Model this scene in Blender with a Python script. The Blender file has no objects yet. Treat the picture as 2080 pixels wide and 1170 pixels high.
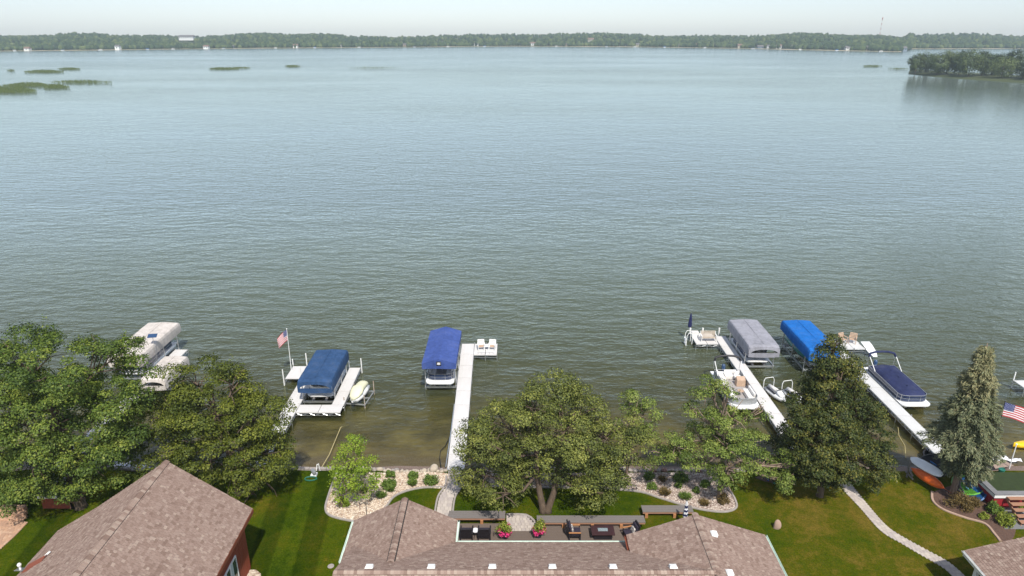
import bpy, bmesh, math, random
import numpy as np
from mathutils import Vector, Matrix

random.seed(7)
RNG = np.random.default_rng(11)
S = bpy.context.scene
COL = S.collection

# ------------------------------------------------------------------ camera, world, sun, exposure
CAM_H = 30.0
PITCH = math.radians(20.66)
cam_d = bpy.data.cameras.new('camera')
cam_d.sensor_width = 36.0
cam_d.lens = 36.0 * 1387.0 / 2080.0
cam_d.clip_start = 0.5
cam_d.clip_end = 20000
cam = bpy.data.objects.new('camera', cam_d)
cam.location = (0, 0, CAM_H)
cam.rotation_euler = (math.pi / 2 - PITCH, 0, 0)
COL.objects.link(cam)
S.camera = cam

SUN_DIR = Vector((0.18, -0.71, 1.0)).normalized()      # towards the sun
sun_el = math.asin(SUN_DIR.z)
sun_az = math.atan2(SUN_DIR.x, SUN_DIR.y)              # clockwise from +Y
W = bpy.data.worlds.new('World')
S.world = W
W.use_nodes = True
nt = W.node_tree
nt.nodes.clear()
sky = nt.nodes.new('ShaderNodeTexSky')
sky.sky_type = 'NISHITA'
sky.sun_disc = False
sky.sun_elevation = sun_el
sky.sun_rotation = sun_az
sky.altitude = 300
sky.air_density = 0.85
sky.dust_density = 0.7
sky.ozone_density = 2.0
bg = nt.nodes.new('ShaderNodeBackground')
bg.inputs['Strength'].default_value = 0.15
wo = nt.nodes.new('ShaderNodeOutputWorld')
hs = nt.nodes.new('ShaderNodeHueSaturation')       # hazy summer sky: paler everywhere
hs.inputs['Saturation'].default_value = 0.62
nt.links.new(sky.outputs[0], hs.inputs['Color'])
nt.links.new(hs.outputs[0], bg.inputs[0])
nt.links.new(bg.outputs[0], wo.inputs[0])

sl = bpy.data.lights.new('sun', 'SUN')
sl.energy = 4.0
sl.angle = math.radians(1.2)
sl.color = (1.0, 0.95, 0.87)
so = bpy.data.objects.new('sun', sl)
so.rotation_euler = SUN_DIR.to_track_quat('Z', 'Y').to_euler()
so.location = (0, 0, 80)
COL.objects.link(so)

S.view_settings.view_transform = 'Standard'
S.view_settings.look = 'None'
S.view_settings.exposure = 0.42
S.view_settings.gamma = 1.0
S.view_settings.use_curve_mapping = False
S.cycles.use_denoising = True
S.cycles.max_bounces = 8
S.cycles.transparent_max_bounces = 12
S.cycles.volume_bounces = 0

# ------------------------------------------------------------------ layout helpers
FPX = 1387.0
CP, SP = math.cos(PITCH), math.sin(PITCH)

def _ray(u, v):
    x = (u - 1040) / FPX
    y = (v - 585) / FPX
    return x, CP - y * SP, -SP - y * CP

def G(u, v, z=0.8):
    """photo pixel -> survey point on the level z"""
    d = _ray(u, v)
    t = (z - CAM_H) / d[2]
    return Vector((d[0] * t, d[1] * t, z))

def AT(u, v, yy):
    """photo pixel -> point at distance yy out on the lake axis"""
    d = _ray(u, v)
    t = yy / d[1]
    return Vector((d[0] * t, yy, CAM_H + d[2] * t))

def depth(p):
    return p[1] * CP - (p[2] - CAM_H) * SP

# ------------------------------------------------------------------ materials
MATS = {}

def _nodes(name):
    m = bpy.data.materials.new(name)
    m.use_nodes = True
    n = m.node_tree
    n.nodes.clear()
    out = n.nodes.new('ShaderNodeOutputMaterial')
    MATS[name] = m
    return m, n, out

def N(n, typ, **kw):
    nd = n.nodes.new(typ)
    for k, v in kw.items():
        setattr(nd, k, v)
    return nd

def ramp(n, stops, src=None):
    r = n.nodes.new('ShaderNodeValToRGB')
    el = r.color_ramp.elements
    while len(el) > 1:
        el.remove(el[-1])
    el[0].position = stops[0][0]
    el[0].color = (*stops[0][1], 1)
    for p, c in stops[1:]:
        e = el.new(p)
        e.color = (*c, 1)
    if src is not None:
        n.links.new(src, r.inputs[0])
    return r

def mapping(n, scale=(1, 1, 1), rot=(0, 0, 0), coord='Object'):
    tc = n.nodes.new('ShaderNodeTexCoord')
    mp = n.nodes.new('ShaderNodeMapping')
    mp.inputs['Scale'].default_value = scale
    mp.inputs['Rotation'].default_value = rot
    n.links.new(tc.outputs[coord], mp.inputs[0])
    return mp.outputs[0]

def noise(n, vec, scale, detail=4, rough=0.55):
    t = n.nodes.new('ShaderNodeTexNoise')
    t.inputs['Scale'].default_value = scale
    t.inputs['Detail'].default_value = detail
    t.inputs['Roughness'].default_value = rough
    if vec is not None:
        n.links.new(vec, t.inputs['Vector'])
    return t.outputs['Fac']

def mathn(n, op, a, b=None, clamp=False):
    m = n.nodes.new('ShaderNodeMath')
    m.operation = op
    m.use_clamp = clamp
    for i, x in enumerate((a, b)):
        if x is None:
            continue
        if isinstance(x, (int, float)):
            m.inputs[i].default_value = x
        else:
            n.links.new(x, m.inputs[i])
    return m.outputs[0]

def mixc(n, fac, a, b, blend='MIX'):
    m = n.nodes.new('ShaderNodeMix')
    m.data_type = 'RGBA'
    m.blend_type = blend
    for i, x in ((0, fac), (6, a), (7, b)):
        if isinstance(x, (int, float)):
            m.inputs[i].default_value = x
        elif isinstance(x, tuple):
            m.inputs[i].default_value = (*x, 1)
        else:
            n.links.new(x, m.inputs[i])
    return m.outputs[2]

def mat(name, c1, c2=None, scale=3.0, rough=0.7, metal=0.0, bump=0.0, bscale=None, stretch=(1, 1, 1), spec=0.4, coat=0.0, detail=4):
    m, n, out = _nodes(name)
    b = N(n, 'ShaderNodeBsdfPrincipled')
    b.inputs['Roughness'].default_value = rough
    b.inputs['Metallic'].default_value = metal
    b.inputs['Specular IOR Level'].default_value = spec
    b.inputs['Coat Weight'].default_value = coat
    if c2 is None:
        c2 = tuple(x * 0.8 for x in c1)
    v = mapping(n, stretch)
    f = noise(n, v, scale, detail)
    r = ramp(n, [(0.3, c2), (0.7, c1)], f)
    n.links.new(r.outputs[0], b.inputs['Base Color'])
    if bump:
        bp = N(n, 'ShaderNodeBump')
        bp.inputs['Strength'].default_value = bump
        bp.inputs['Distance'].default_value = 0.03
        n.links.new(noise(n, v, bscale or scale * 3, 5), bp.inputs['Height'])
        n.links.new(bp.outputs[0], b.inputs['Normal'])
    n.links.new(b.outputs[0], out.inputs[0])
    return m

def canvas(name, c, fade=0.22, stain=0.25):
    m, n, out = _nodes(name)
    b = N(n, 'ShaderNodeBsdfPrincipled')
    b.inputs['Roughness'].default_value = 0.85
    b.inputs['Specular IOR Level'].default_value = 0.2
    v = mapping(n)
    f1 = ramp(n, [(0.3, tuple(x * (1 - stain) for x in c)), (0.52, c), (0.75, tuple(x * (1 - fade) + fade * 0.32 * (0.6 + x) for x in c))], noise(n, v, 0.8, 6, 0.65))
    st = ramp(n, [(0.42, (0.80, 0.80, 0.78)), (0.58, (1.0, 1.0, 1.0))], noise(n, mapping(n, (1.0, 1.0, 0.25)), 3.5, 5, 0.7))
    n.links.new(mixc(n, 0.8, f1.outputs[0], st.outputs[0], 'MULTIPLY'), b.inputs['Base Color'])
    bp = N(n, 'ShaderNodeBump')
    bp.inputs['Strength'].default_value = 0.8
    bp.inputs['Distance'].default_value = 0.06
    n.links.new(noise(n, mapping(n, (2.2, 0.7, 1.0)), 1.6, 4, 0.6), bp.inputs['Height'])
    n.links.new(bp.outputs[0], b.inputs['Normal'])
    n.links.new(b.outputs[0], out.inputs[0])

def tint_mat(name, stops, rough=0.85, trans=0.0, bump_noise=0.0, spec=0.25, big=0.0):
    """colour picked by the per-face 'tint' attribute"""
    m, n, out = _nodes(name)
    at = N(n, 'ShaderNodeAttribute')
    at.attribute_name = 'tint'
    src = at.outputs['Fac']
    v = mapping(n)
    if big:
        f = noise(n, v, big, 3)
        src = mathn(n, 'ADD', src, mathn(n, 'MULTIPLY', mathn(n, 'SUBTRACT', f, 0.5), 0.7))
    r = ramp(n, stops, src)
    b = N(n, 'ShaderNodeBsdfPrincipled')
    b.inputs['Roughness'].default_value = rough
    b.inputs['Specular IOR Level'].default_value = spec
    col = r.outputs[0]
    if bump_noise:
        col = mixc(n, 0.35, col, ramp(n, [(0.3, (0.55, 0.55, 0.55)), (0.7, (1.25, 1.25, 1.25))], noise(n, v, bump_noise, 3)).outputs[0], 'MULTIPLY')
    n.links.new(col, b.inputs['Base Color'])
    if trans:
        t = N(n, 'ShaderNodeBsdfTranslucent')
        n.links.new(mixc(n, 1.0, col, (1.3, 1.35, 0.6), 'MULTIPLY'), t.inputs[0])
        mx = N(n, 'ShaderNodeMixShader')
        mx.inputs[0].default_value = trans
        n.links.new(b.outputs[0], mx.inputs[1])
        n.links.new(t.outputs[0], mx.inputs[2])
        n.links.new(mx.outputs[0], out.inputs[0])
    else:
        n.links.new(b.outputs[0], out.inputs[0])
    return m

# ---- foliage
def leaf_mat(name, dark, mid, light, trans=0.25):
    return tint_mat(name, [(0.0, dark), (0.5, mid), (1.0, light)], rough=0.6, trans=trans, spec=0.3)
leaf_mat('leaf_maple', (0.038, 0.070, 0.010), (0.105, 0.155, 0.020), (0.270, 0.300, 0.048), 0.15)
leaf_mat('leaf_ash', (0.040, 0.060, 0.007), (0.100, 0.122, 0.012), (0.215, 0.225, 0.028), 0.15)
leaf_mat('leaf_oak', (0.046, 0.062, 0.013), (0.128, 0.150, 0.028), (0.300, 0.305, 0.068), 0.15)
leaf_mat('leaf_gnarly', (0.060, 0.095, 0.016), (0.160, 0.215, 0.038), (0.310, 0.345, 0.080), 0.18)
leaf_mat('leaf_linden', (0.020, 0.036, 0.008), (0.062, 0.078, 0.014), (0.190, 0.168, 0.028), 0.10)
leaf_mat('leaf_young', (0.110, 0.185, 0.014), (0.240, 0.330, 0.028), (0.380, 0.450, 0.060), 0.3)
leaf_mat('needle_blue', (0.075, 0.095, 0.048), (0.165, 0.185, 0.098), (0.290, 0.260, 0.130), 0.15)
leaf_mat('leaf_shrub', (0.056, 0.105, 0.020), (0.119, 0.189, 0.031), (0.210, 0.266, 0.049))
leaf_mat('leaf_rust', (0.078, 0.058, 0.023), (0.156, 0.111, 0.039), (0.247, 0.169, 0.058))
leaf_mat('leaf_lime', (0.108, 0.156, 0.014), (0.216, 0.264, 0.030), (0.336, 0.360, 0.060))
leaf_mat('leaf_far', (0.022, 0.043, 0.015), (0.056, 0.088, 0.027), (0.112, 0.144, 0.045), 0.1)
leaf_mat('reed', (0.060, 0.090, 0.024), (0.102, 0.138, 0.036), (0.156, 0.180, 0.054), 0.1)
tint_mat('petal', [(0.0, (0.55, 0.02, 0.14)), (0.5, (0.70, 0.04, 0.22)), (0.8, (0.75, 0.22, 0.40)), (1.0, (0.8, 0.7, 0.55))], rough=0.6, trans=0.2)
tint_mat('far_wood', [(0.0, (0.016, 0.034, 0.013)), (0.5, (0.042, 0.070, 0.024)), (1.0, (0.105, 0.130, 0.042))], rough=0.9, big=0.02, bump_noise=0.45)
mat('bark', (0.16, 0.115, 0.08), (0.075, 0.052, 0.036), 3, 0.9, bump=0.8, stretch=(4, 4, 0.6))
mat('bark_pale', (0.30, 0.225, 0.165), (0.16, 0.11, 0.08), 3, 0.9, bump=0.6, stretch=(4, 4, 0.8))
# ---- roofs and walls
tint_mat('shingle', [(0.0, (0.200, 0.136, 0.108)), (0.35, (0.250, 0.174, 0.141)), (0.65, (0.295, 0.214, 0.175)), (1.0, (0.360, 0.278, 0.226))], rough=0.95, bump_noise=18.0, spec=0.1)
mat('roof_deck', (0.12, 0.08, 0.065), (0.09, 0.06, 0.05), 4, 0.95)
mat('ridge_dark', (0.035, 0.03, 0.028), None, 4, 0.8)
mat('red_siding', (0.27, 0.060, 0.026), (0.21, 0.045, 0.020), 2, 0.7, stretch=(1, 1, 8))
mat('brown_fascia', (0.22, 0.060, 0.030), None, 3, 0.6)
mat('barn_red', (0.32, 0.020, 0.028), (0.25, 0.015, 0.02), 2, 0.6)
mat('cream_siding', (0.55, 0.50, 0.40), (0.48, 0.43, 0.34), 2, 0.8)
mat('white_paint', (0.80, 0.80, 0.77), (0.72, 0.72, 0.70), 2, 0.5)
mat('gutter', (0.66, 0.76, 0.68), (0.55, 0.66, 0.58), 1.5, 0.4)
m, n, out = _nodes('window_glass')
b = N(n, 'ShaderNodeBsdfPrincipled')
b.inputs['Base Color'].default_value = (0.03, 0.05, 0.055, 1)
b.inputs['Roughness'].default_value = 0.04
b.inputs['Specular IOR Level'].default_value = 0.9
n.links.new(b.outputs[0], out.inputs[0])
mat('curtain', (0.55, 0.60, 0.58), (0.40, 0.46, 0.45), 2, 0.9, stretch=(12, 12, 0.3))
# ---- docks, boats
mat('dock_white', (0.68, 0.66, 0.64), (0.54, 0.52, 0.50), 0.8, 0.75, bump=0.3, bscale=6, stretch=(1.6, 0.5, 1), detail=8)
mat('dock_bright', (0.66, 0.66, 0.645), (0.50, 0.495, 0.48), 0.8, 0.65, bump=0.3, bscale=6, stretch=(1.6, 0.5, 1), detail=8)
mat('aluminium', (0.62, 0.63, 0.64), (0.50, 0.51, 0.52), 5, 0.38, 0.85)
mat('galvanised', (0.42, 0.43, 0.43), (0.32, 0.33, 0.33), 5, 0.5, 0.6)
mat('rust_post', (0.30, 0.22, 0.16), (0.42, 0.38, 0.34), 4, 0.8)
canvas('canvas_royal', (0.054, 0.094, 0.300))
canvas('canvas_slate', (0.030, 0.075, 0.175))
canvas('canvas_bright_blue', (0.010, 0.135, 0.460))
canvas('canvas_grey', (0.300, 0.300, 0.340))
canvas('canvas_white', (0.60, 0.545, 0.50))
canvas('canvas_navy', (0.026, 0.034, 0.095))
mat('canvas_yellow', (0.74, 0.72, 0.50), (0.66, 0.64, 0.44), 1.2, 0.7, bump=0.4, bscale=2)
mat('navy_panel', (0.020, 0.035, 0.085), (0.015, 0.028, 0.07), 2, 0.25, coat=0.5)
mat('hull_white', (0.80, 0.80, 0.79), (0.74, 0.74, 0.73), 2, 0.25, coat=0.4)
mat('hull_teal', (0.020, 0.190, 0.170), (0.015, 0.150, 0.135), 2, 0.25, coat=0.4)
mat('vinyl_white', (0.78, 0.76, 0.72), (0.66, 0.63, 0.60), 4, 0.55)
mat('vinyl_tan', (0.50, 0.36, 0.26), (0.42, 0.29, 0.20), 4, 0.6)
mat('carpet_grey', (0.38, 0.35, 0.34), (0.30, 0.28, 0.27), 8, 0.95)
mat('black_plastic', (0.015, 0.014, 0.017), (0.022, 0.02, 0.024), 5, 0.45)
mat('motor_blue', (0.03, 0.07, 0.16), None, 4, 0.25, coat=0.5)
mat('rope_tan', (0.52, 0.44, 0.22), (0.40, 0.33, 0.16), 6, 0.9)
mat('hose_black', (0.02, 0.02, 0.02), None, 6, 0.7)
mat('hose_green', (0.02, 0.17, 0.12), None, 6, 0.6)
# ---- furniture and garden
mat('deck_wood', (0.170, 0.130, 0.105), (0.105, 0.080, 0.066), 2.2, 0.85, bump=0.4, bscale=8, stretch=(0.35, 8, 8))
mat('deck_grey', (0.200, 0.178, 0.165), (0.135, 0.120, 0.112), 2.2, 0.85, bump=0.4, bscale=8, stretch=(0.35, 8, 8))
mat('post_wood', (0.42, 0.20, 0.085), (0.33, 0.15, 0.06), 3, 0.75, stretch=(6, 6, 0.6))
mat('step_wood', (0.36, 0.19, 0.12), (0.28, 0.15, 0.09), 3, 0.8, stretch=(0.6, 6, 6))
mat('wicker_black', (0.010, 0.008, 0.012), (0.020, 0.016, 0.020), 20, 0.65, bump=0.6, bscale=40)
mat('cushion_dark', (0.020, 0.015, 0.028), (0.030, 0.024, 0.040), 6, 0.9)
mat('pillow', (0.62, 0.58, 0.54), (0.10, 0.09, 0.10), 9, 0.9, detail=1)
mat('table_brown', (0.055, 0.024, 0.026), (0.040, 0.018, 0.020), 3, 0.45)
mat('fire_glass', (0.35, 0.42, 0.45), (0.10, 0.12, 0.13), 22, 0.2)
mat('planter_slate', (0.030, 0.032, 0.050), (0.022, 0.024, 0.038), 5, 0.5)
mat('umbrella_navy', (0.012, 0.016, 0.080), None, 3, 0.8)
mat('umbrella_white', (0.72, 0.72, 0.74), None, 3, 0.8)
mat('flag_red', (0.50, 0.030, 0.045), None, 3, 0.8)
mat('flag_white', (0.75, 0.74, 0.74), None, 3, 0.8)
mat('flag_blue', (0.030, 0.045, 0.180), None, 3, 0.8)
mat('orange_hull', (0.62, 0.115, 0.015), (0.54, 0.09, 0.012), 2, 0.4)
mat('yellow_hull', (0.80, 0.50, 0.010), (0.74, 0.45, 0.01), 2, 0.35)
mat('green_hull', (0.16, 0.46, 0.06), (0.13, 0.40, 0.05), 2, 0.4)
mat('lime_hull', (0.42, 0.62, 0.10), (0.36, 0.56, 0.09), 2, 0.4)
mat('blue_hull', (0.025, 0.130, 0.340), (0.02, 0.11, 0.30), 2, 0.4)
mat('sky_hull', (0.20, 0.45, 0.60), (0.17, 0.40, 0.55), 2, 0.4)
mat('rock_cream', (0.52, 0.45, 0.36), (0.34, 0.28, 0.22), 1.6, 0.9, bump=0.7, bscale=6)
mat('rock_grey', (0.38, 0.34, 0.31), (0.22, 0.19, 0.17), 1.6, 0.9, bump=0.7, bscale=6)
mat('rock_red', (0.30, 0.16, 0.12), (0.20, 0.11, 0.09), 1.6, 0.9, bump=0.7, bscale=6)
mat('boulder_pink', (0.42, 0.29, 0.22), (0.32, 0.22, 0.165), 2.5, 0.9, bump=0.7, bscale=9)
mat('edging', (0.36, 0.32, 0.29), (0.27, 0.24, 0.22), 5, 0.9, bump=0.4)
mat('mulch', (0.13, 0.075, 0.055), (0.08, 0.048, 0.036), 9, 0.95, bump=0.8, bscale=22)
for i, (a, b2) in enumerate((((0.52, 0.46, 0.40), (0.44, 0.38, 0.33)), ((0.47, 0.41, 0.365), (0.40, 0.345, 0.30)), ((0.43, 0.375, 0.34), (0.36, 0.31, 0.285)))):
    mat('paver_%s' % 'abc'[i], a, b2, 4, 0.9, bump=0.3)
for i, (a, b2) in enumerate((((0.50, 0.31, 0.20), (0.42, 0.25, 0.16)), ((0.44, 0.27, 0.18), (0.36, 0.22, 0.15)), ((0.54, 0.36, 0.25), (0.46, 0.30, 0.2)))):
    mat('brick_%s' % 'abc'[i], a, b2, 4, 0.9, bump=0.3)
mat('joint_sand', (0.20, 0.17, 0.145), (0.15, 0.125, 0.105), 8, 0.95)
mat('turf_roof', (0.028, 0.045, 0.010), (0.020, 0.032, 0.008), 4, 0.95, bump=0.4, bscale=30)
mat('asphalt_grey', (0.20, 0.20, 0.205), (0.15, 0.15, 0.155), 3, 0.9)
tint_mat('pebbles', [(0.0, (0.30, 0.20, 0.15)), (0.4, (0.50, 0.39, 0.29)), (0.75, (0.62, 0.53, 0.42)), (1.0, (0.74, 0.69, 0.60))], rough=0.9)
tint_mat('pebbles_grey', [(0.0, (0.20, 0.14, 0.12)), (0.4, (0.36, 0.28, 0.235)), (0.75, (0.50, 0.42, 0.36)), (1.0, (0.66, 0.60, 0.53))], rough=0.9)

# gravel ground under the pebbles
def gravel_ground(name, ca, cb, cc):
    m, n, out = _nodes(name)
    b = N(n, 'ShaderNodeBsdfPrincipled')
    b.inputs['Roughness'].default_value = 0.95
    v = mapping(n)
    vo = N(n, 'ShaderNodeTexVoronoi')
    vo.inputs['Scale'].default_value = 9.0
    n.links.new(v, vo.inputs['Vector'])
    sep = N(n, 'ShaderNodeSeparateColor')
    n.links.new(vo.outputs['Color'], sep.inputs[0])
    r = ramp(n, [(0.1, ca), (0.5, cb), (0.9, cc)], sep.outputs[0])
    n.links.new(r.outputs[0], b.inputs['Base Color'])
    bp = N(n, 'ShaderNodeBump')
    bp.invert = True
    bp.inputs['Distance'].default_value = 0.04
    n.links.new(vo.outputs['Distance'], bp.inputs['Height'])
    n.links.new(bp.outputs[0], b.inputs['Normal'])
    n.links.new(b.outputs[0], out.inputs[0])
gravel_ground('gravel_cream', (0.28, 0.19, 0.14), (0.47, 0.37, 0.28), (0.64, 0.56, 0.45))
gravel_ground('gravel_mixed', (0.20, 0.14, 0.12), (0.36, 0.28, 0.23), (0.54, 0.46, 0.39))

# lawn
m, n, out = _nodes('lawn_grass')
b = N(n, 'ShaderNodeBsdfPrincipled')
b.inputs['Roughness'].default_value = 0.9
b.inputs['Specular IOR Level'].default_value = 0.0
v = mapping(n)
big = noise(n, v, 0.35, 5, 0.6)
fine = noise(n, v, 2.2, 8, 0.8)
sep = N(n, 'ShaderNodeSeparateXYZ')
n.links.new(v, sep.inputs[0])
# dry ground grows to the right of the plot
dry = mathn(n, 'MULTIPLY', mathn(n, 'SUBTRACT', sep.outputs[0], 11.0), 0.008, False)
dry = mathn(n, 'MINIMUM', mathn(n, 'MAXIMUM', dry, -0.03), 0.06)
k = mathn(n, 'ADD', mathn(n, 'ADD', mathn(n, 'MULTIPLY', big, 0.55), mathn(n, 'MULTIPLY', fine, 0.55)), dry)
r = ramp(n, [(0.40, (0.022, 0.043, 0.002)), (0.52, (0.042, 0.064, 0.0028)), (0.61, (0.066, 0.072, 0.0045)), (0.73, (0.128, 0.094, 0.016))], k)
# mowing stripes along the left plot
wv = N(n, 'ShaderNodeTexWave')
wv.wave_type = 'BANDS'
wv.bands_direction = 'X'
wv.inputs['Scale'].default_value = 0.115
wv.inputs['Distortion'].default_value = 0.25
wv.inputs['Phase Offset'].default_value = 1.1
n.links.new(mapping(n, (1, 1, 1), (0, 0, math.radians(-6))), wv.inputs['Vector'])
st = ramp(n, [(0.40, (0.66, 0.70, 0.62)), (0.60, (1.12, 1.10, 1.02))], wv.outputs['Fac'])
leftm = mathn(n, 'LESS_THAN', sep.outputs[0], -8.0)
col = mixc(n, leftm, r.outputs[0], mixc(n, 1.0, r.outputs[0], st.outputs[0], 'MULTIPLY'))
col = mixc(n, 0.8, col, ramp(n, [(0.32, (0.55, 0.58, 0.5)), (0.5, (1.0, 1.0, 1.0)), (0.68, (1.55, 1.45, 1.35))], noise(n, v, 11.0, 3, 0.8)).outputs[0], 'MULTIPLY')
n.links.new(col, b.inputs['Base Color'])
bp = N(n, 'ShaderNodeBump')
bp.inputs['Strength'].default_value = 0.7
bp.inputs['Distance'].default_value = 0.06
n.links.new(noise(n, v, 9.0, 5, 0.7), bp.inputs['Height'])
n.links.new(bp.outputs[0], b.inputs['Normal'])
n.links.new(b.outputs[0], out.inputs[0])

# lake bed: gravel by the shore, weed and sand further out
m, n, out = _nodes('bed_sand')
b = N(n, 'ShaderNodeBsdfPrincipled')
b.inputs['Roughness'].default_value = 0.9
v = mapping(n)
g1 = noise(n, v, 12.0, 5, 0.7)
g2 = noise(n, v, 0.35, 4, 0.6)
ca = ramp(n, [(0.3, (0.105, 0.070, 0.055)), (0.7, (0.260, 0.190, 0.150))], g1)
cb = ramp(n, [(0.35, (0.130, 0.088, 0.034)), (0.65, (0.330, 0.250, 0.115))], g2)
sep = N(n, 'ShaderNodeSeparateXYZ')
n.links.new(v, sep.inputs[0])
fy = mathn(n, 'MULTIPLY', mathn(n, 'SUBTRACT', mathn(n, 'ADD', sep.outputs[1], mathn(n, 'MULTIPLY', g2, 2.0)), 44.6), 0.6, True)
n.links.new(mixc(n, fy, ca.outputs[0], cb.outputs[0]), b.inputs['Base Color'])
n.links.new(b.outputs[0], out.inputs[0])

# lake water: mirror coat by angle over murky green water that clears towards the shore
m, n, out = _nodes('lake_water')
v = mapping(n)
sep = N(n, 'ShaderNodeSeparateXYZ')
n.links.new(v, sep.inputs[0])
vw = mapping(n, (0.48, 1.0, 1.0), (0, 0, math.radians(9)))
vw2 = mapping(n, (0.6, 1.0, 1.0), (0, 0, math.radians(-14)))
w1 = noise(n, vw, 0.72, 3, 0.5)
w2 = noise(n, vw2, 2.1, 3, 0.55)
w3 = noise(n, vw, 0.16, 2, 0.5)
hgt = mathn(n, 'ADD', mathn(n, 'ADD', mathn(n, 'MULTIPLY', w1, 0.50), mathn(n, 'MULTIPLY', w2, 0.19)), mathn(n, 'MULTIPLY', w3, 0.5))
patch = noise(n, mapping(n, (0.35, 1.0, 1.0), (0, 0, math.radians(-8))), 0.010, 4, 0.6)
near = mathn(n, 'MULTIPLY', mathn(n, 'SUBTRACT', sep.outputs[1], 41.0), 0.06, True)
amp = mathn(n, 'MULTIPLY', ramp(n, [(0.32, (0.42,) * 3), (0.62, (1.05,) * 3)], patch).outputs[0], mathn(n, 'ADD', mathn(n, 'MULTIPLY', near, 0.75), 0.25))
bp = N(n, 'ShaderNodeBump')
bp.inputs['Distance'].default_value = 0.78
fall = mathn(n, 'ADD', mathn(n, 'MULTIPLY', mathn(n, 'MULTIPLY', mathn(n, 'SUBTRACT', sep.outputs[1], 62.0), 0.015, True), -0.99), 1.15)
n.links.new(mathn(n, 'MULTIPLY', amp, fall), bp.inputs['Strength'])
n.links.new(hgt, bp.inputs['Height'])
bpf = N(n, 'ShaderNodeBump')                       # ripple slopes that set how much sky each facet takes
bpf.inputs['Distance'].default_value = 0.85
fall2 = mathn(n, 'ADD', mathn(n, 'MULTIPLY', mathn(n, 'MULTIPLY', mathn(n, 'SUBTRACT', sep.outputs[1], 75.0), 0.004, True), -0.30), 1.15)
n.links.new(mathn(n, 'MULTIPLY', amp, fall2), bpf.inputs['Strength'])
n.links.new(hgt, bpf.inputs['Height'])
fr = N(n, 'ShaderNodeFresnel')
fr.inputs['IOR'].default_value = 1.42
n.links.new(bpf.outputs[0], fr.inputs['Normal'])
gl = N(n, 'ShaderNodeBsdfGlossy')
n.links.new(mathn(n, 'ADD', mathn(n, 'MULTIPLY', mathn(n, 'MULTIPLY', mathn(n, 'SUBTRACT', sep.outputs[1], 200.0), 0.002, True), 0.09), 0.06), gl.inputs['Roughness'])
gl.inputs['Color'].default_value = (0.84, 0.90, 0.90, 1)
n.links.new(bp.outputs[0], gl.inputs['Normal'])
df = N(n, 'ShaderNodeBsdfDiffuse')
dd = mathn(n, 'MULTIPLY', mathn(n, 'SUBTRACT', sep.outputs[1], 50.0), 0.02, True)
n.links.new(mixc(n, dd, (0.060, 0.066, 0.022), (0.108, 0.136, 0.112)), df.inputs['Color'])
tr = N(n, 'ShaderNodeBsdfTransparent')
tr.inputs['Color'].default_value = (0.80, 0.82, 0.62, 1)
dep = mathn(n, 'MAXIMUM', mathn(n, 'MULTIPLY', mathn(n, 'SUBTRACT', sep.outputs[1], 42.0), 0.09), 0.0)
turb = mathn(n, 'SUBTRACT', 1.0, mathn(n, 'POWER', 2.718, mathn(n, 'MULTIPLY', dep, -0.80)))
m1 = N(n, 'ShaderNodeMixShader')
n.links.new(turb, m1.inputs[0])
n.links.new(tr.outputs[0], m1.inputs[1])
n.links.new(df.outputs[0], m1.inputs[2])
m2 = N(n, 'ShaderNodeMixShader')
n.links.new(fr.outputs[0], m2.inputs[0])
n.links.new(m1.outputs[0], m2.inputs[1])
n.links.new(gl.outputs[0], m2.inputs[2])
n.links.new(m2.outputs[0], out.inputs[0])
mat('far_ground', (0.070, 0.085, 0.030), (0.040, 0.055, 0.020), 0.02, 0.95)
mat('beach_sand', (0.42, 0.35, 0.25), (0.20, 0.20, 0.10), 0.03, 0.95)
mat('shore_sand', (0.34, 0.25, 0.20), (0.26, 0.19, 0.15), 4, 0.95, bump=0.3)
mat('foam_white', (0.80, 0.80, 0.82), (0.66, 0.67, 0.70), 3, 0.7)
mat('far_roof_grey', (0.16, 0.15, 0.15), None, 1, 0.9)
mat('far_roof_brown', (0.22, 0.14, 0.11), None, 1, 0.9)
mat('far_wall_tan', (0.50, 0.38, 0.28), None, 1, 0.9)
mat('far_wall_blue', (0.22, 0.27, 0.33), None, 1, 0.9)
mat('mast_red', (0.45, 0.10, 0.07), None, 1, 0.7)
M = MATS

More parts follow.
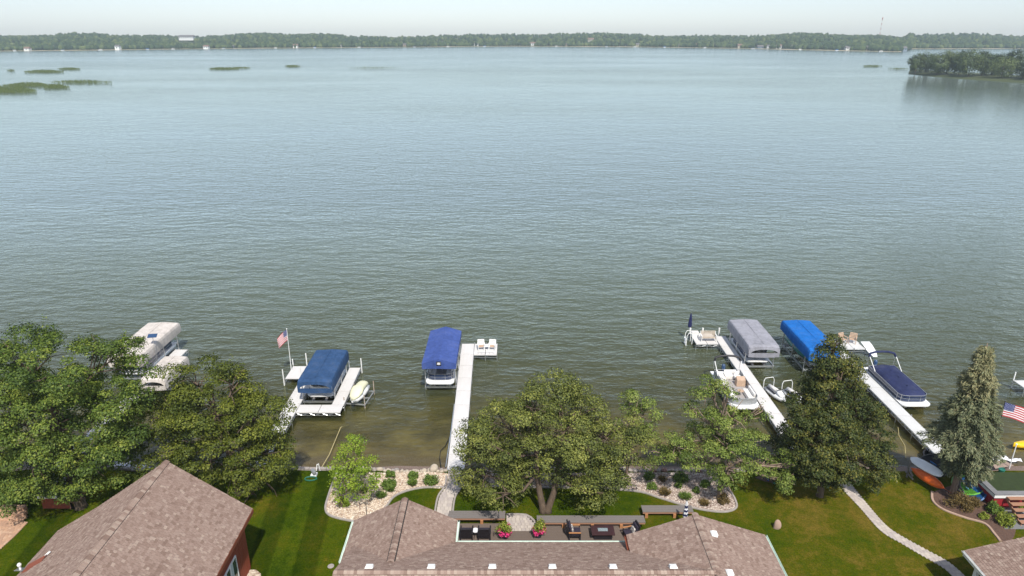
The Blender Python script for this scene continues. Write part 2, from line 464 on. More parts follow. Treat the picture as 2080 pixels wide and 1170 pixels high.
# ------------------------------------------------------------------ mesh helpers
class MB:
    def __init__(s):
        s.v = []; s.f = []; s.t = []

    def add(s, verts, faces, tint=None):
        o = len(s.v)
        s.v += [tuple(p) for p in verts]
        for f in faces:
            s.f.append(tuple(o + i for i in f))
            s.t.append(0.5 if tint is None else tint)
        return s

    def box(s, x0, x1, y0, y1, z0, z1, tint=None):
        v = [(x, y, z) for z in (z0, z1) for y in (y0, y1) for x in (x0, x1)]
        return s.add(v, [(0, 2, 3, 1), (4, 5, 7, 6), (0, 1, 5, 4), (2, 6, 7, 3), (0, 4, 6, 2), (1, 3, 7, 5)], tint)

    def obox(s, c, size, rz=0, rx=0, ry=0, tint=None):
        R = Matrix.Rotation(rz, 3, 'Z') @ Matrix.Rotation(ry, 3, 'Y') @ Matrix.Rotation(rx, 3, 'X')
        h = [d / 2 for d in size]
        v = [Vector(c) + R @ Vector((x * h[0], y * h[1], z * h[2])) for z in (-1, 1) for y in (-1, 1) for x in (-1, 1)]
        return s.add(v, [(0, 2, 3, 1), (4, 5, 7, 6), (0, 1, 5, 4), (2, 6, 7, 3), (0, 4, 6, 2), (1, 3, 7, 5)], tint)

    def tube(s, pts, r, n=6, cap=True):
        pts = [Vector(p) for p in pts]
        rs = r if isinstance(r, (list, tuple)) else [r] * len(pts)
        rings = []
        prev = None
        for i, p in enumerate(pts):
            d = (pts[min(i + 1, len(pts) - 1)] - pts[max(i - 1, 0)]).normalized()
            a = Vector((0, 0, 1)) if abs(d.z) < 0.9 else Vector((1, 0, 0))
            if prev is not None:
                a = prev
            x = (a - d * a.dot(d))
            if x.length < 1e-5:
                x = Vector((0, 1, 0))
            x.normalize()
            prev = x
            y = d.cross(x)
            rings.append([p + (x * math.cos(2 * math.pi * k / n) + y * math.sin(2 * math.pi * k / n)) * rs[i] for k in range(n)])
        v = [q for ring in rings for q in ring]
        f = []
        for i in range(len(pts) - 1):
            for k in range(n):
                k2 = (k + 1) % n
                f.append((i * n + k, i * n + k2, (i + 1) * n + k2, (i + 1) * n + k))
        if cap:
            f.append(tuple(reversed(range(n))))
            f.append(tuple(range((len(pts) - 1) * n, len(pts) * n)))
        return s.add(v, f)

    def grid(s, rows, close=False, tint=None):
        nr, nc = len(rows), len(rows[0])
        v = [p for r in rows for p in r]
        f = []
        for i in range(nr - 1):
            for k in range(nc - (0 if close else 1)):
                k2 = (k + 1) % nc
                f.append((i * nc + k, i * nc + k2, (i + 1) * nc + k2, (i + 1) * nc + k))
        return s.add(v, f, tint)

    def lathe(s, prof, n=16, c=(0, 0, 0)):
        rows = [[(c[0] + r * math.cos(2 * math.pi * k / n), c[1] + r * math.sin(2 * math.pi * k / n), c[2] + z) for k in range(n)] for r, z in prof]
        s.grid(rows, True)
        o = len(s.v)
        s.f.append(tuple(range(o - n, o))); s.t.append(0.5)
        return s

    def prism(s, poly, z0, z1, tint=None):
        n = len(poly)
        area = sum(poly[i][0] * poly[(i + 1) % n][1] - poly[(i + 1) % n][0] * poly[i][1] for i in range(n))
        if area < 0:
            poly = poly[::-1]
        v = [(p[0], p[1], z0) for p in poly] + [(p[0], p[1], z1) for p in poly]
        f = [tuple(reversed(range(n))), tuple(range(n, 2 * n))]
        f += [(i, (i + 1) % n, n + (i + 1) % n, n + i) for i in range(n)]
        return s.add(v, f, tint)

    def build(s, name, m, parent=None, smooth=False, tint=False, bevel=0.0):
        me = bpy.data.meshes.new(name)
        me.from_pydata(s.v, [], s.f)
        if tint:
            a = me.attributes.new('tint', 'FLOAT', 'FACE')
            a.data.foreach_set('value', s.t)
        me.materials.append(M[m])
        if smooth:
            me.polygons.foreach_set('use_smooth', [True] * len(me.polygons))
        me.update()
        o = bpy.data.objects.new(name, me)
        COL.objects.link(o)
        if parent is not None:
            o.parent = parent
        if bevel:
            md = o.modifiers.new('bevel', 'BEVEL')
            md.width = bevel
            md.segments = 2
            md.limit_method = 'ANGLE'
        return o

def tag(o, label=None, cat=None, group=None, kind=None):
    if label: o['label'] = label
    if cat: o['category'] = cat
    if group: o['group'] = group
    if kind: o['kind'] = kind
    return o

def thing(name, label, cat, loc=(0, 0, 0), rz=0, group=None):
    o = bpy.data.objects.new(name, None)
    COL.objects.link(o)
    o.empty_display_size = 0.3
    o.location = loc
    o.rotation_euler = (0, 0, rz)
    return tag(o, label, cat, group)

def piece(name, mesh, parent, loc=(0, 0, 0), rot=(0, 0, 0), scale=(1, 1, 1)):
    o = bpy.data.objects.new(name, mesh)
    COL.objects.link(o)
    o.parent = parent
    o.location = loc
    o.rotation_euler = rot
    o.scale = scale
    return o

def struct(o):
    o['kind'] = 'structure'
    return o

def quad_cloud(name, cen, nrm, size, tint, m, parent=None, aspect=1.6, up=None):
    """many separate leaf-shaped faces: centres, normals, lengths, tints"""
    n = len(cen)
    cen = np.asarray(cen, dtype=np.float64); nrm = np.asarray(nrm, dtype=np.float64)
    nrm /= np.linalg.norm(nrm, axis=1, keepdims=True) + 1e-9
    if up is None:
        a = RNG.normal(size=(n, 3))
    else:
        a = np.asarray(up, dtype=np.float64)
    a = a - nrm * (a * nrm).sum(1, keepdims=True)
    a /= np.linalg.norm(a, axis=1, keepdims=True) + 1e-9
    bt = np.cross(nrm, a)
    L = (np.asarray(size) / 2)[:, None]
    Wd = L / aspect
    lift = nrm * L * 0.25
    V = np.empty((n, 4, 3))
    V[:, 0] = cen - a * L - lift * 0.3
    V[:, 1] = cen + bt * Wd + a * L * 0.1 + lift
    V[:, 2] = cen + a * L - lift * 0.3
    V[:, 3] = cen - bt * Wd + a * L * 0.1 + lift
    me = bpy.data.meshes.new(name)
    me.vertices.add(n * 4)
    me.vertices.foreach_set('co', V.reshape(-1))
    me.loops.add(n * 4)
    me.loops.foreach_set('vertex_index', np.arange(n * 4, dtype=np.int32))
    me.polygons.add(n)
    me.polygons.foreach_set('loop_start', np.arange(0, n * 4, 4, dtype=np.int32))
    at = me.attributes.new('tint', 'FLOAT', 'FACE')
    at.data.foreach_set('value', np.clip(np.asarray(tint, dtype=np.float32), 0, 1))
    me.materials.append(M[m])
    me.update(calc_edges=True)
    o = bpy.data.objects.new(name, me)
    COL.objects.link(o)
    if parent is not None:
        o.parent = parent
    return o

UNIT = MB().box(-0.5, 0.5, -0.5, 0.5, -0.5, 0.5)
def unit_mesh(m, name='block', soft=0.06):
    bm = bmesh.new()
    bmesh.ops.create_cube(bm, size=1.0)
    bmesh.ops.bevel(bm, geom=[e for e in bm.edges if all(v.co.z > 0 for v in e.verts)], offset=soft, segments=1, affect='EDGES')
    me = bpy.data.meshes.new(name)
    bm.to_mesh(me); bm.free()
    me.materials.append(M[m])
    return me

def rock_mesh(m, seed, name='rock'):
    bm = bmesh.new()
    bmesh.ops.create_icosphere(bm, subdivisions=2, radius=0.5)
    r = random.Random(seed)
    planes = [(Vector((r.gauss(0, 1), r.gauss(0, 1), r.gauss(0, 1))).normalized(), r.uniform(0.30, 0.44)) for _ in range(9)]
    for v in bm.verts:
        for nrm, d in planes:
            k = v.co.dot(nrm) - d
            if k > 0:
                v.co -= nrm * k * 0.85
    me = bpy.data.meshes.new(name)
    bm.to_mesh(me); bm.free()
    me.materials.append(M[m])
    me.polygons.foreach_set('use_smooth', [True] * len(me.polygons))
    return me

# ------------------------------------------------------------------ the setting: lawn, lake bed, lake, far land
SHORE = 40.9
def sheet(name, xs, ys, zf, m, smooth=True):
    mb = MB()
    mb.grid([[(x, y, zf(x, y)) for x in xs] for y in ys])
    o = mb.build(name, m, smooth=smooth)
    return struct(o)

def edge_y(x):
    return SHORE + 0.18 * math.sin(x * 0.35) + 0.10 * math.sin(x * 1.1 + 1)
xs = list(np.concatenate([np.linspace(-400, -70, 8), np.linspace(-60, 60, 121), np.linspace(70, 400, 8)]))
rows = [[(x, y, 0.8) for x in xs] for y in list(np.linspace(-300, 10, 8)) + list(np.linspace(15, 39.5, 15))]
rows.append([(x, edge_y(x) - 0.35, 0.79) for x in xs])
rows.append([(x, edge_y(x), 0.66) for x in xs])
rows.append([(x, edge_y(x) + 0.06, 0.10) for x in xs])
lawn = struct(MB().grid(rows).build('lawn', 'lawn_grass'))

def bed_z(x, y):
    if y < SHORE: return 0.34
    if y < 42.3: return 0.34 - 0.36 * (y - SHORE) / (42.3 - SHORE)
    return max(-3.2, -0.02 - 0.085 * (y - 42.3)) + 0.03 * math.sin(x * 0.7 + y * 0.9)
xs = list(np.concatenate([np.linspace(-900, -90, 10), np.linspace(-80, 80, 81), np.linspace(90, 900, 10)]))
ys = list(np.linspace(40.0, 60, 41)) + list(np.linspace(62, 90, 15)) + [120, 200, 400, 900, 1700]
sheet('lake_bed', xs, ys, bed_z, 'bed_sand')

lx = 2600
lake = struct(MB().add([(-lx, 41.2, 0), (lx, 41.2, 0), (lx, 1750, 0), (-lx, 1750, 0)], [(0, 1, 2, 3)]).build('lake', 'lake_water'))

# far shore line (survey of where water meets land)
SHPX = [(-900, 118), (-400, 110), (0, 104), (200, 102), (350, 100), (560, 98), (700, 97), (1040, 94), (1300, 95.5), (1500, 98.5), (1700, 103), (1828, 105.5), (1850, 99.5), (2080, 99), (2500, 101), (3000, 106)]
SHW = [G(u, v, 0.0) for u, v in SHPX]
def shore_at(s):
    """s in 0..1 along the far shore"""
    n = len(SHW) - 1
    i = min(int(s * n), n - 1)
    return SHW[i].lerp(SHW[i + 1], s * n - i)
def hill_z(d, s):
    base = 0.6 + 15.0 * (1 - math.exp(-max(d - 25, 0) / 260.0))
    wob = 1.0 + 0.22 * math.sin(s * 41) + 0.14 * math.sin(s * 97 + 2)
    return base * wob
ds = [-6, 0, 10, 30, 70, 130, 220, 330, 470, 640, 950]
NS = 180
rows = []
for d in ds:
    row = []
    for i in range(NS + 1):
        p = shore_at(i / NS)
        q = p.copy(); q.y += d + 6 * math.sin(i * 1.3) * (1 if d > 0 else 0.2)
        q.x *= q.y / p.y
        q.z = -0.6 if d < 0 else (0.25 if d == 0 else hill_z(d, i / NS))
        row.append(q)
    rows.append(row)
struct(MB().grid(rows[2:]).build('hills', 'far_ground', smooth=True))
struct(MB().grid(rows[:3]).build('far_beach', 'beach_sand', smooth=True))

# ------------------------------------------------------------------ roofs
def roof_plane(poly, mb_deck, mb_sh, course=0.135, thick=0.08, lift=0.012):
    """poly: planar roof face, first edge is the eave; adds a slab and overlapping shingles"""
    P = [Vector(p) for p in poly]
    u = (P[1] - P[0]).normalized()
    nrm = None
    for i in range(2, len(P)):
        c = u.cross(P[i] - P[0])
        if c.length > 1e-3:
            nrm = c.normalized()
            break
    if nrm.z < 0:
        nrm = -nrm
    w = nrm.cross(u)
    if w.z < 0:
        w = -w
    n = len(P)
    top = [p for p in P]
    bot = [p - nrm * thick for p in P]
    mb_deck.add(top + bot, [tuple(range(n)), tuple(range(2 * n - 1, n - 1, -1))] + [(i, n + i, n + (i + 1) % n, (i + 1) % n) for i in range(n)])
    st = [((p - P[0]).dot(u), (p - P[0]).dot(w)) for p in P]
    tmax = max(t for _, t in st)
    t = min(t for _, t in st)
    j = 0
    while t < tmax - 0.02:
        tm = t + course * 0.5
        xs_ = []
        for i in range(n):
            (s0, t0), (s1, t1) = st[i], st[(i + 1) % n]
            if (t0 <= tm) != (t1 <= tm):
                xs_.append(s0 + (s1 - s0) * (tm - t0) / (t1 - t0))
        xs_.sort()
        for a, b_ in zip(xs_[::2], xs_[1::2]):
            s = a - random.uniform(0, 0.3)
            while s < b_:
                wd = random.uniform(0.13, 0.25)
                s0, s1 = max(s, a), min(s + wd - 0.012, b_)
                if s1 - s0 > 0.02:
                    lo = random.uniform(-0.012, 0.012)
                    q = P[0] + u * s0 + w * (t + lo)
                    q1 = P[0] + u * s1 + w * (t + lo)
                    hi = w * (course + 0.02 - lo)
                    up0, up1 = nrm * (lift + 0.008), nrm * 0.006
                    v = [q + up0, q1 + up0, q1 + hi + up1, q + hi + up1, q, q1]
                    mb_sh.add(v, [(0, 1, 2, 3), (4, 5, 1, 0)], random.choice((random.uniform(0, 1), random.gauss(0.5, 0.15), random.gauss(0.5, 0.15))))
                s += wd
        t += course
        j += 1

def ridge_caps(p0, p1, parent, side, w=0.34, step=0.16, drop=0.11, mats=None):
    """single bent cap shingles along a ridge, each a piece of its own"""
    p0, p1 = Vector(p0), Vector(p1)
    L = (p1 - p0).length
    d = (p1 - p0).normalized()
    sd = Vector(side)
    meshes = []
    for k in range(4):
        mb = MB()
        for e, lift in ((0, 0.035), (step + 0.05, 0.012)):
            pass
        a, b_ = 0.0, step + 0.05
        v = []
        for yy, lf in ((a, 0.045), (b_, 0.018)):
            v += [tuple(d * yy - sd * w / 2 + Vector((0, 0, lf - drop))), tuple(d * yy + Vector((0, 0, lf))), tuple(d * yy + sd * w / 2 + Vector((0, 0, lf - drop)))]
        v += [tuple(-sd * w / 2 + Vector((0, 0, 0.005 - drop))), (0, 0, 0.005), tuple(sd * w / 2 + Vector((0, 0, 0.005 - drop)))]
        mb.add(v, [(0, 1, 4, 3), (1, 2, 5, 4), (6, 7, 1, 0), (7, 8, 2, 1)], (0.12, 0.45, 0.72, 0.95)[k])
        me = bpy.data.meshes.new('ridge_cap')
        me.from_pydata(mb.v, [], mb.f)
        at = me.attributes.new('tint', 'FLOAT', 'FACE')
        at.data.foreach_set('value', mb.t)
        me.materials.append(M['shingle'])
        me.update()
        meshes.append(me)
    k = 0
    while k * step < L - step * 0.5:
        piece('ridge_cap', random.choice(meshes), parent, p0 + d * (k * step))
        k += 1

def roof_vent(parent, p, slope_dir, slope):
    """white box vent lying on a roof slope"""
    mb = MB()
    a = math.atan(slope)
    rz = math.atan2(slope_dir[1], slope_dir[0]) + math.pi / 2     # local -y points down slope
    R = Matrix.Translation(Vector(p)) @ Matrix.Rotation(rz, 4, 'Z') @ Matrix.Rotation(a, 4, 'X')
    pts = [(-0.20, -0.16, 0.02), (0.20, -0.16, 0.02), (0.20, 0.16, 0.02), (-0.20, 0.16, 0.02), (-0.17, -0.15, 0.15), (0.17, -0.15, 0.15), (0.15, 0.10, 0.12), (-0.15, 0.10, 0.12)]
    mb.add([R @ Vector(q) for q in pts], [(0, 3, 2, 1), (4, 5, 6, 7), (0, 1, 5, 4), (1, 2, 6, 5), (2, 3, 7, 6), (3, 0, 4, 7)])
    return mb.build('roof_vent', 'white_paint', parent)

def house(name, label, cat='house'):
    return thing(name, label, cat)

# ---- middle house: long ridge across, two wings towards the lake
H1 = house('lake_house', 'wide house with brown shingle roof and two wings around a wooden deck')
dk, sh = MB(), MB()
EZ, RZ = 3.5, 5.65
MY0, MR = 30.4, 25.9
ms = (RZ - EZ) / (MY0 - MR)
# main slope facing the lake and the back slope
roof_plane([(-8.6, MY0, EZ), (9.9, MY0, EZ), (9.9, MR, RZ), (-8.6, MR, RZ)], dk, sh)
roof_plane([(9.9, 21.4, EZ), (-8.6, 21.4, EZ), (-8.6, MR, RZ), (9.9, MR, RZ)], dk, sh)
# left wing
LX0, LX1, LXC, LY, LPZ = -9.12, -3.14, -6.1, 32.2, 5.02
yv = MY0 - (LPZ - EZ) / ms - 0.3
roof_plane([(LX0, 28.9, EZ), (LX0, LY, EZ), (LXC, LY, LPZ), (LXC, yv, LPZ), (LX0 + 0.4, 28.6, EZ + 0.2)], dk, sh)
roof_plane([(LX1, LY, EZ), (LX1, MY0 - 0.1, EZ), (LXC, yv, LPZ), (LXC, LY, LPZ)], dk, sh)
# right wing, its eave stands higher than the main gutter
RX0, RX1, RXC, RY, REZ, RPZ = 6.22, 13.76, 9.85, 30.05, 4.3, 5.66
roof_plane([(RX0, RY, REZ), (RX0, 28.6, REZ), (RXC, 25.6, RPZ), (RXC, RY, RPZ)], dk, sh)
roof_plane([(RX1, 21.0, REZ), (RX1, RY, REZ), (RXC, RY, RPZ), (RXC, 21.0, RPZ)], dk, sh)
roof = dk.build('roof', 'roof_deck', H1)
tag(sh.build('shingles', 'shingle', roof, tint=True), kind='stuff')
ridge_caps((-8.55, MR, RZ + 0.05), (9.9, MR, RZ + 0.05), roof, (0, 1, 0), drop=0.08)
ridge_caps((RXC, 25.8, RPZ + 0.05), (RXC, RY, RPZ + 0.05), roof, (1, 0, 0), drop=0.07)
# raised ridge vent of the left wing: cap shingles on a dark vent strip
rv = MB()
rv.box(LXC - 0.21, LXC + 0.21, 27.3, LY - 0.01, LPZ - 0.10, LPZ + 0.035)
rv.build('ridge_vent', 'ridge_dark', roof)
ridge_caps((LXC, 27.2, LPZ + 0.085), (LXC, LY, LPZ + 0.085), roof, (1, 0, 0), w=0.36, drop=0.085)
for px in ((750, 1153), (876, 1153), (1000, 1154), (1122, 1153), (1245, 1152), (1367, 1152)):
    g = G(*px, 5.42)
    roof_vent(roof, (g.x, 26.4, RZ - ms * 0.5 + 0.01), (0, 1), ms)
rs = (RPZ - REZ) / (RX1 - RXC)
g = G(1449, 1089, 5.35); roof_vent(roof, (g.x, g.y, RPZ - rs * (g.x - RXC) + 0.02), (1, 0), rs)
g = G(1481, 1167, 5.4); roof_vent(roof, (g.x, g.y, RPZ - rs * (g.x - RXC) + 0.02), (1, 0), rs)
def gutter(parent, p0, p1, outv, m='gutter'):
    p0, p1, o = Vector(p0), Vector(p1), Vector(outv)
    mb = MB()
    prof = [(0.0, 0.0), (0.0, -0.12), (0.09, -0.12), (0.12, 0.0), (0.105, 0.0), (0.08, -0.10), (0.015, -0.10), (0.015, 0.0)]
    mb.grid([[tuple(p + o * a + Vector((0, 0, z))) for a, z in prof] for p in (p0, p1)], True)
    return mb.build('gutter', m, parent)
gutter(roof, (LX1 + 0.15, MY0 + 0.01, EZ - 0.01), (RX0 + 0.3, MY0 + 0.01, EZ - 0.01), (0, 1, 0))
gutter(roof, (LX1 + 0.01, LY, EZ - 0.01), (LX1 + 0.01, MY0 + 0.02, EZ - 0.01), (1, 0, 0))
gutter(roof, (LX0 - 0.01, LY, EZ - 0.01), (LX0 - 0.01, 28.9, EZ - 0.01), (-1, 0, 0))
gutter(roof, (RX1 + 0.01, RY, REZ - 0.01), (RX1 + 0.01, 21.0, REZ - 0.01), (1, 0, 0))
gutter(roof, (RX0 - 0.01, RY, REZ - 0.01), (RX0 - 0.01, 28.95, REZ - 0.01), (-1, 0, 0), 'brown_fascia')
def gable_walls(parent, x0, x1, y0, y1, ze, zr, m, base=0.8):
    """house body with gable ends facing +-y"""
    xc = (x0 + x1) / 2
    v = []
    for y in (y0, y1):
        v += [(x0, y, base), (x1, y, base), (x1, y, ze), (xc, y, zr), (x0, y, ze)]
    return MB().add(v, [(0, 1, 2, 3, 4), (9, 8, 7, 6, 5), (1, 6, 7, 2), (5, 0, 4, 9)]).build('wall', m, parent)
gable_walls(H1, LX0 + 0.45, LX1 - 0.45, 27.0, LY - 0.4, EZ + 0.08, LPZ - 0.16, 'cream_siding')
gable_walls(H1, RX0 + 0.45, RX1 - 0.45, 21.2, RY - 0.4, REZ + 0.05, RPZ - 0.16, 'cream_siding')
MB().box(-8.2, 9.8, 22.0, 29.9, 0.8, 3.55).build('wall', 'cream_siding', H1)
for xw in (-1.6, 1.6, 4.4):
    fr_ = MB().box(xw - 0.85, xw + 0.85, 29.91, 29.97, 1.05, 3.05).build('window', 'white_paint', H1)
    MB().box(xw - 0.75, xw + 0.75, 29.972, 29.985, 1.15, 2.95).build('pane', 'window_glass', fr_)

# ---- left house, red siding
H2 = house('red_house', 'tall house with red siding and steep brown shingle roof at lower left')
dk, sh = MB(), MB()
LHX, LHZ, LHY = -19.05, 7.8, 31.85
e1 = Vector((-14.72, 31.75, 4.6))
sl2 = (LHZ - e1.z) / (e1.x - LHX)
roof_plane([(e1.x, 19.0, e1.z), (e1.x, LHY, e1.z), (LHX, LHY, LHZ), (LHX, 19.0, LHZ)], dk, sh, course=0.138)
def on_left(u, v, sl):
    # where the ray meets the left roof slope
    d = _ray(u, v)
    t = (LHZ - CAM_H + sl * (0 - LHX)) / (d[2] - sl * d[0])
    return Vector((d[0] * t, d[1] * t, CAM_H + d[2] * t))
SLL = 0.55
pk = [on_left(200, 1029, SLL), on_left(118, 1078, SLL), on_left(45, 1150, SLL)]
pxl = pk[1].x
pzl = LHZ - SLL * (LHX - pxl)
roof_plane([(pxl, pk[1].y, pzl), (pxl, 19.0, pzl), (LHX, 19.0, LHZ), (LHX, LHY, LHZ), tuple(pk[0])], dk, sh, course=0.138)
roof2 = dk.build('roof', 'roof_deck', H2)
tag(sh.build('shingles', 'shingle', roof2, tint=True), kind='stuff')
ridge_caps((LHX - 0.02, 20.0, LHZ + 0.05), (LHX - 0.02, LHY, LHZ + 0.05), roof2, (1, 0, 0), w=0.40, drop=0.13)
MB().box(e1.x - 0.02, e1.x + 0.03, 19, LHY, e1.z - 0.26, e1.z - 0.02).build('fascia', 'brown_fascia', roof2)
x0, x1 = pxl + 0.5, e1.x - 0.45
v = []
for y, yl in ((19.2, 19.2), (LHY - 0.5, pk[1].y - 0.6)):
    v += [(x0, yl, 0.8), (x1, y, 0.8), (x1, y, e1.z + sl2 * 0.45 - 0.12), (LHX, y, LHZ - 0.14), (x0, yl, pzl + SLL * 0.5 - 0.12)]
w2 = MB().add(v, [(0, 1, 2, 3, 4), (9, 8, 7, 6, 5), (1, 6, 7, 2), (5, 0, 4, 9)]).build('wall', 'red_siding', H2)
# lapped boards on the wall that faces the camera side lawn
board = unit_mesh('red_siding', 'siding_board', 0.02)
zz = 0.9
while zz < e1.z + sl2 * 0.3 - 0.2:
    piece('siding_board', board, w2, (x1 + 0.012, (19.3 + LHY - 0.5) / 2, zz), (0, math.radians(5), 0), (0.02, LHY - 0.5 - 19.3, 0.185))
    zz += 0.18
# windows in the right wall
def side_window(parent, x, y0, y1, z0, z1, panes=3):
    f = MB()
    t = 0.09
    f.box(x, x + 0.06, y0, y1, z0, z0 + t).box(x, x + 0.06, y0, y1, z1 - t, z1)
    for i in range(panes + 1):
        yy = y0 + (y1 - y0) * i / panes
        f.box(x, x + 0.058, max(y0, yy - t / 2), min(y1, yy + t / 2), z0 + t, z1 - t)
    w = f.build('window', 'white_paint', parent)
    for i in range(panes):
        ya = y0 + (y1 - y0) * i / panes + t / 2; yb = y0 + (y1 - y0) * (i + 1) / panes - t / 2
        MB().box(x - 0.01, x + 0.028, ya, yb, z0 + t, z1 - t).build('pane', 'window_glass', w)
        MB().box(x + 0.0285, x + 0.034, ya + 0.02, ya + (yb - ya) * 0.42, z0 + t, z1 - t).build('blind', 'curtain', w)
    return w
side_window(w2, x1 + 0.03, 27.35, 29.75, 1.5, 3.2)
# lower porch roof at the frame's corner with a vent pipe, and the small dormer cheek
dk, sh = MB(), MB()
roof_plane([(-26.6, 26.6, 4.55), (-22.4, 26.6, 4.75), (-22.4, 22.0, 6.4), (-26.6, 22.0, 6.2)], dk, sh, course=0.138)
pr_ = dk.build('porch_roof', 'roof_deck', H2)
tag(sh.build('shingles', 'shingle', pr_, tint=True), kind='stuff')
MB().box(-26.2, -22.6, 22.2, 26.1, 0.8, 4.55).build('wall', 'red_siding', H2)
g = G(42, 1157, 5.0)
pv = MB().lathe([(0.05, 0), (0.05, 0.34), (0.09, 0.34), (0.10, 0.42), (0.06, 0.48), (0.01, 0.49)], 10, (g.x, g.y, 4.9)).build('vent_pipe', 'white_paint', H2)
MB().obox((g.x, g.y, 5.02), (0.42, 0.34, 0.03), 0, math.radians(-20)).build('flashing', 'aluminium', pv)
g = AT(84, 1140, 26.9)
ck = MB().add([(g.x - 0.7, g.y, g.z - 0.2), (g.x + 0.3, g.y + 0.1, g.z + 0.35), (g.x + 0.15, g.y - 0.5, g.z + 0.1), (g.x - 0.75, g.y - 0.5, g.z - 0.3)], [(0, 1, 2, 3)])
ck.build('dormer_cheek', 'brown_fascia', H2)
MB().tube([(g.x - 0.1, g.y + 0.0, g.z + 0.0), (g.x + 0.4, g.y + 0.2, g.z + 0.42)], 0.05, 6).build('downspout', 'white_paint', H2)

# ---- right house corner: shingle roof, white gutter, white post
H3 = house('porch_house', 'brown shingle roof corner with white gutter and white porch post at right')
dk, sh = MB(), MB()
c0 = G(1958, 1118, 3.4)
hy = c0.y
roof_plane([(c0.x, 20.0, 3.4), (c0.x, hy, 3.4), (c0.x + 6, hy, 3.4 + 6 * 0.30), (c0.x + 6, 20.0, 3.4 + 6 * 0.30)], dk, sh, course=0.145)
roof_plane([(c0.x + 12, hy, 3.4), (c0.x + 12, 20.0, 3.4), (c0.x + 6, 20.0, 3.4 + 6 * 0.30), (c0.x + 6, hy, 3.4 + 6 * 0.30)], dk, sh, course=0.145)
r3 = dk.build('roof', 'roof_deck', H3)
tag(sh.build('shingles', 'shingle', r3, tint=True), kind='stuff')
gutter(r3, (c0.x - 0.01, hy, 3.4), (c0.x - 0.01, 20.0, 3.4), (-1, 0, 0), 'white_paint')
MB().box(c0.x + 0.0, c0.x + 0.04, 20, hy - 0.01, 3.08, 3.30).build('fascia', 'white_paint', r3)
MB().box(c0.x + 0.35, c0.x + 0.55, 27.75, 27.95, 0.8, 3.4).build('porch_post', 'white_paint', H3, bevel=0.01)
MB().box(c0.x + 0.35, c0.x + 0.55, hy - 0.8, hy - 0.6, 0.8, 3.4).build('porch_post', 'white_paint', H3, bevel=0.01)
gable_walls(H3, c0.x + 2.6, c0.x + 11.6, 20.2, hy - 0.5, 3.45 + 0.3, 3.4 + 5.4 * 0.30, 'cream_siding')
MB().box(c0.x + 0.3, c0.x + 2.58, 20.2, hy - 0.5, 0.8, 0.98).build('porch_floor', 'asphalt_grey', H3)

# ------------------------------------------------------------------ docks
PANEL = {k: unit_mesh(k, 'deck_panel', 0.01) for k in ('dock_white', 'dock_bright')}
def dock_run(parent, p0, p1, width, m='dock_white', plen=2.4, top=0.62, truss=False, legs=True, ends=True):
    p0, p1 = Vector((p0[0], p0[1], 0)), Vector((p1[0], p1[1], 0))
    d = (p1 - p0); L = d.length; d.normalize()
    side = Vector((-d.y, d.x, 0))
    rz = math.atan2(d.y, d.x) - math.pi / 2
    n = max(1, round(L / plen)); pl = L / n
    for i in range(n):
        c = p0 + d * (pl * (i + 0.5))
        piece('deck_panel', PANEL[m], parent, (c.x, c.y, top - 0.03), (0, 0, rz), (width, pl - 0.045, 0.06))
    for s in (-1, 1):
        mb = MB()
        a = p0 + side * s * (width / 2 - 0.01)
        b_ = p1 + side * s * (width / 2 - 0.01)
        mb.obox((a + b_) / 2 + Vector((0, 0, top - 0.085)), (0.06, L, 0.05), rz)
        mb.obox((a + b_) / 2 + Vector((0, 0, top - 0.30)), (0.05, L, 0.04), rz)
        if truss:
            k = max(2, int(L / 0.5))
            for i in range(k):
                q0 = a.lerp(b_, i / k); q1 = a.lerp(b_, (i + 1) / k)
                z0, z1 = (top - 0.30, top - 0.1) if i % 2 else (top - 0.1, top - 0.30)
                mb.tube([q0 + Vector((0, 0, z0)), q1 + Vector((0, 0, z1))], 0.018, 4)
        mb.build('side_rail', 'aluminium', parent)
        if legs:
            for i in range(0, n + 1):
                if (i == 0 or i == n) and not ends: continue
                q = p0 + d * (pl * i) + side * s * (width / 2 + 0.035)
                zb = bed_z(q.x, q.y) - 0.05
                hi = top + random.choice((0.02, 0.05, 0.12))
                lg = MB().tube([(q.x, q.y, zb), (q.x, q.y, hi)], 0.035, 6)
                lg.build('leg', 'aluminium', parent)

def dock_post(parent, x, y, z0, z1, r=0.05, m='white_paint'):
    return MB().tube([(x, y, z0), (x, y, z1)], r, 7).build('post', m, parent)

D1 = thing('dock', 'long straight white dock joining the paver path, ending in a short side platform', 'dock')
dock_run(D1, (-4.02, 40.6), (-4.40, 62.1), 1.22)
dock_run(D1, (-3.74, 60.84), (-1.45, 60.84), 2.45, plen=1.2)
MB().tube([(-4.72, 41.0, 0.92), (-4.75, 46.0, 0.82), (-4.83, 50.0, 0.78)], 0.03, 6).build('handrail', 'aluminium', D1)

D2 = thing('dock', 'white U-shaped dock around the slate blue canopy boat lift', 'dock')
dock_run(D2, (-18.42, 40.8), (-18.42, 57.1), 1.2, truss=True)
dock_run(D2, (-17.80, 49.55), (-14.12, 49.55), 1.2, truss=True, legs=False)
dock_run(D2, (-14.62, 50.17), (-14.62, 56.9), 1.0, truss=True)
dock_run(D2, (-19.75, 54.75), (-19.75, 57.2), 1.42, truss=True)
for x, y, h in ((-20.55, 54.6, 1.6), (-20.5, 57.3, 1.3), (-19.2, 57.3, 1.9), (-15.2, 57.05, 1.3), (-14.05, 57.05, 1.5), (-18.9, 54.5, 1.9)):
    dock_post(D2, x, y, bed_z(x, y), h)

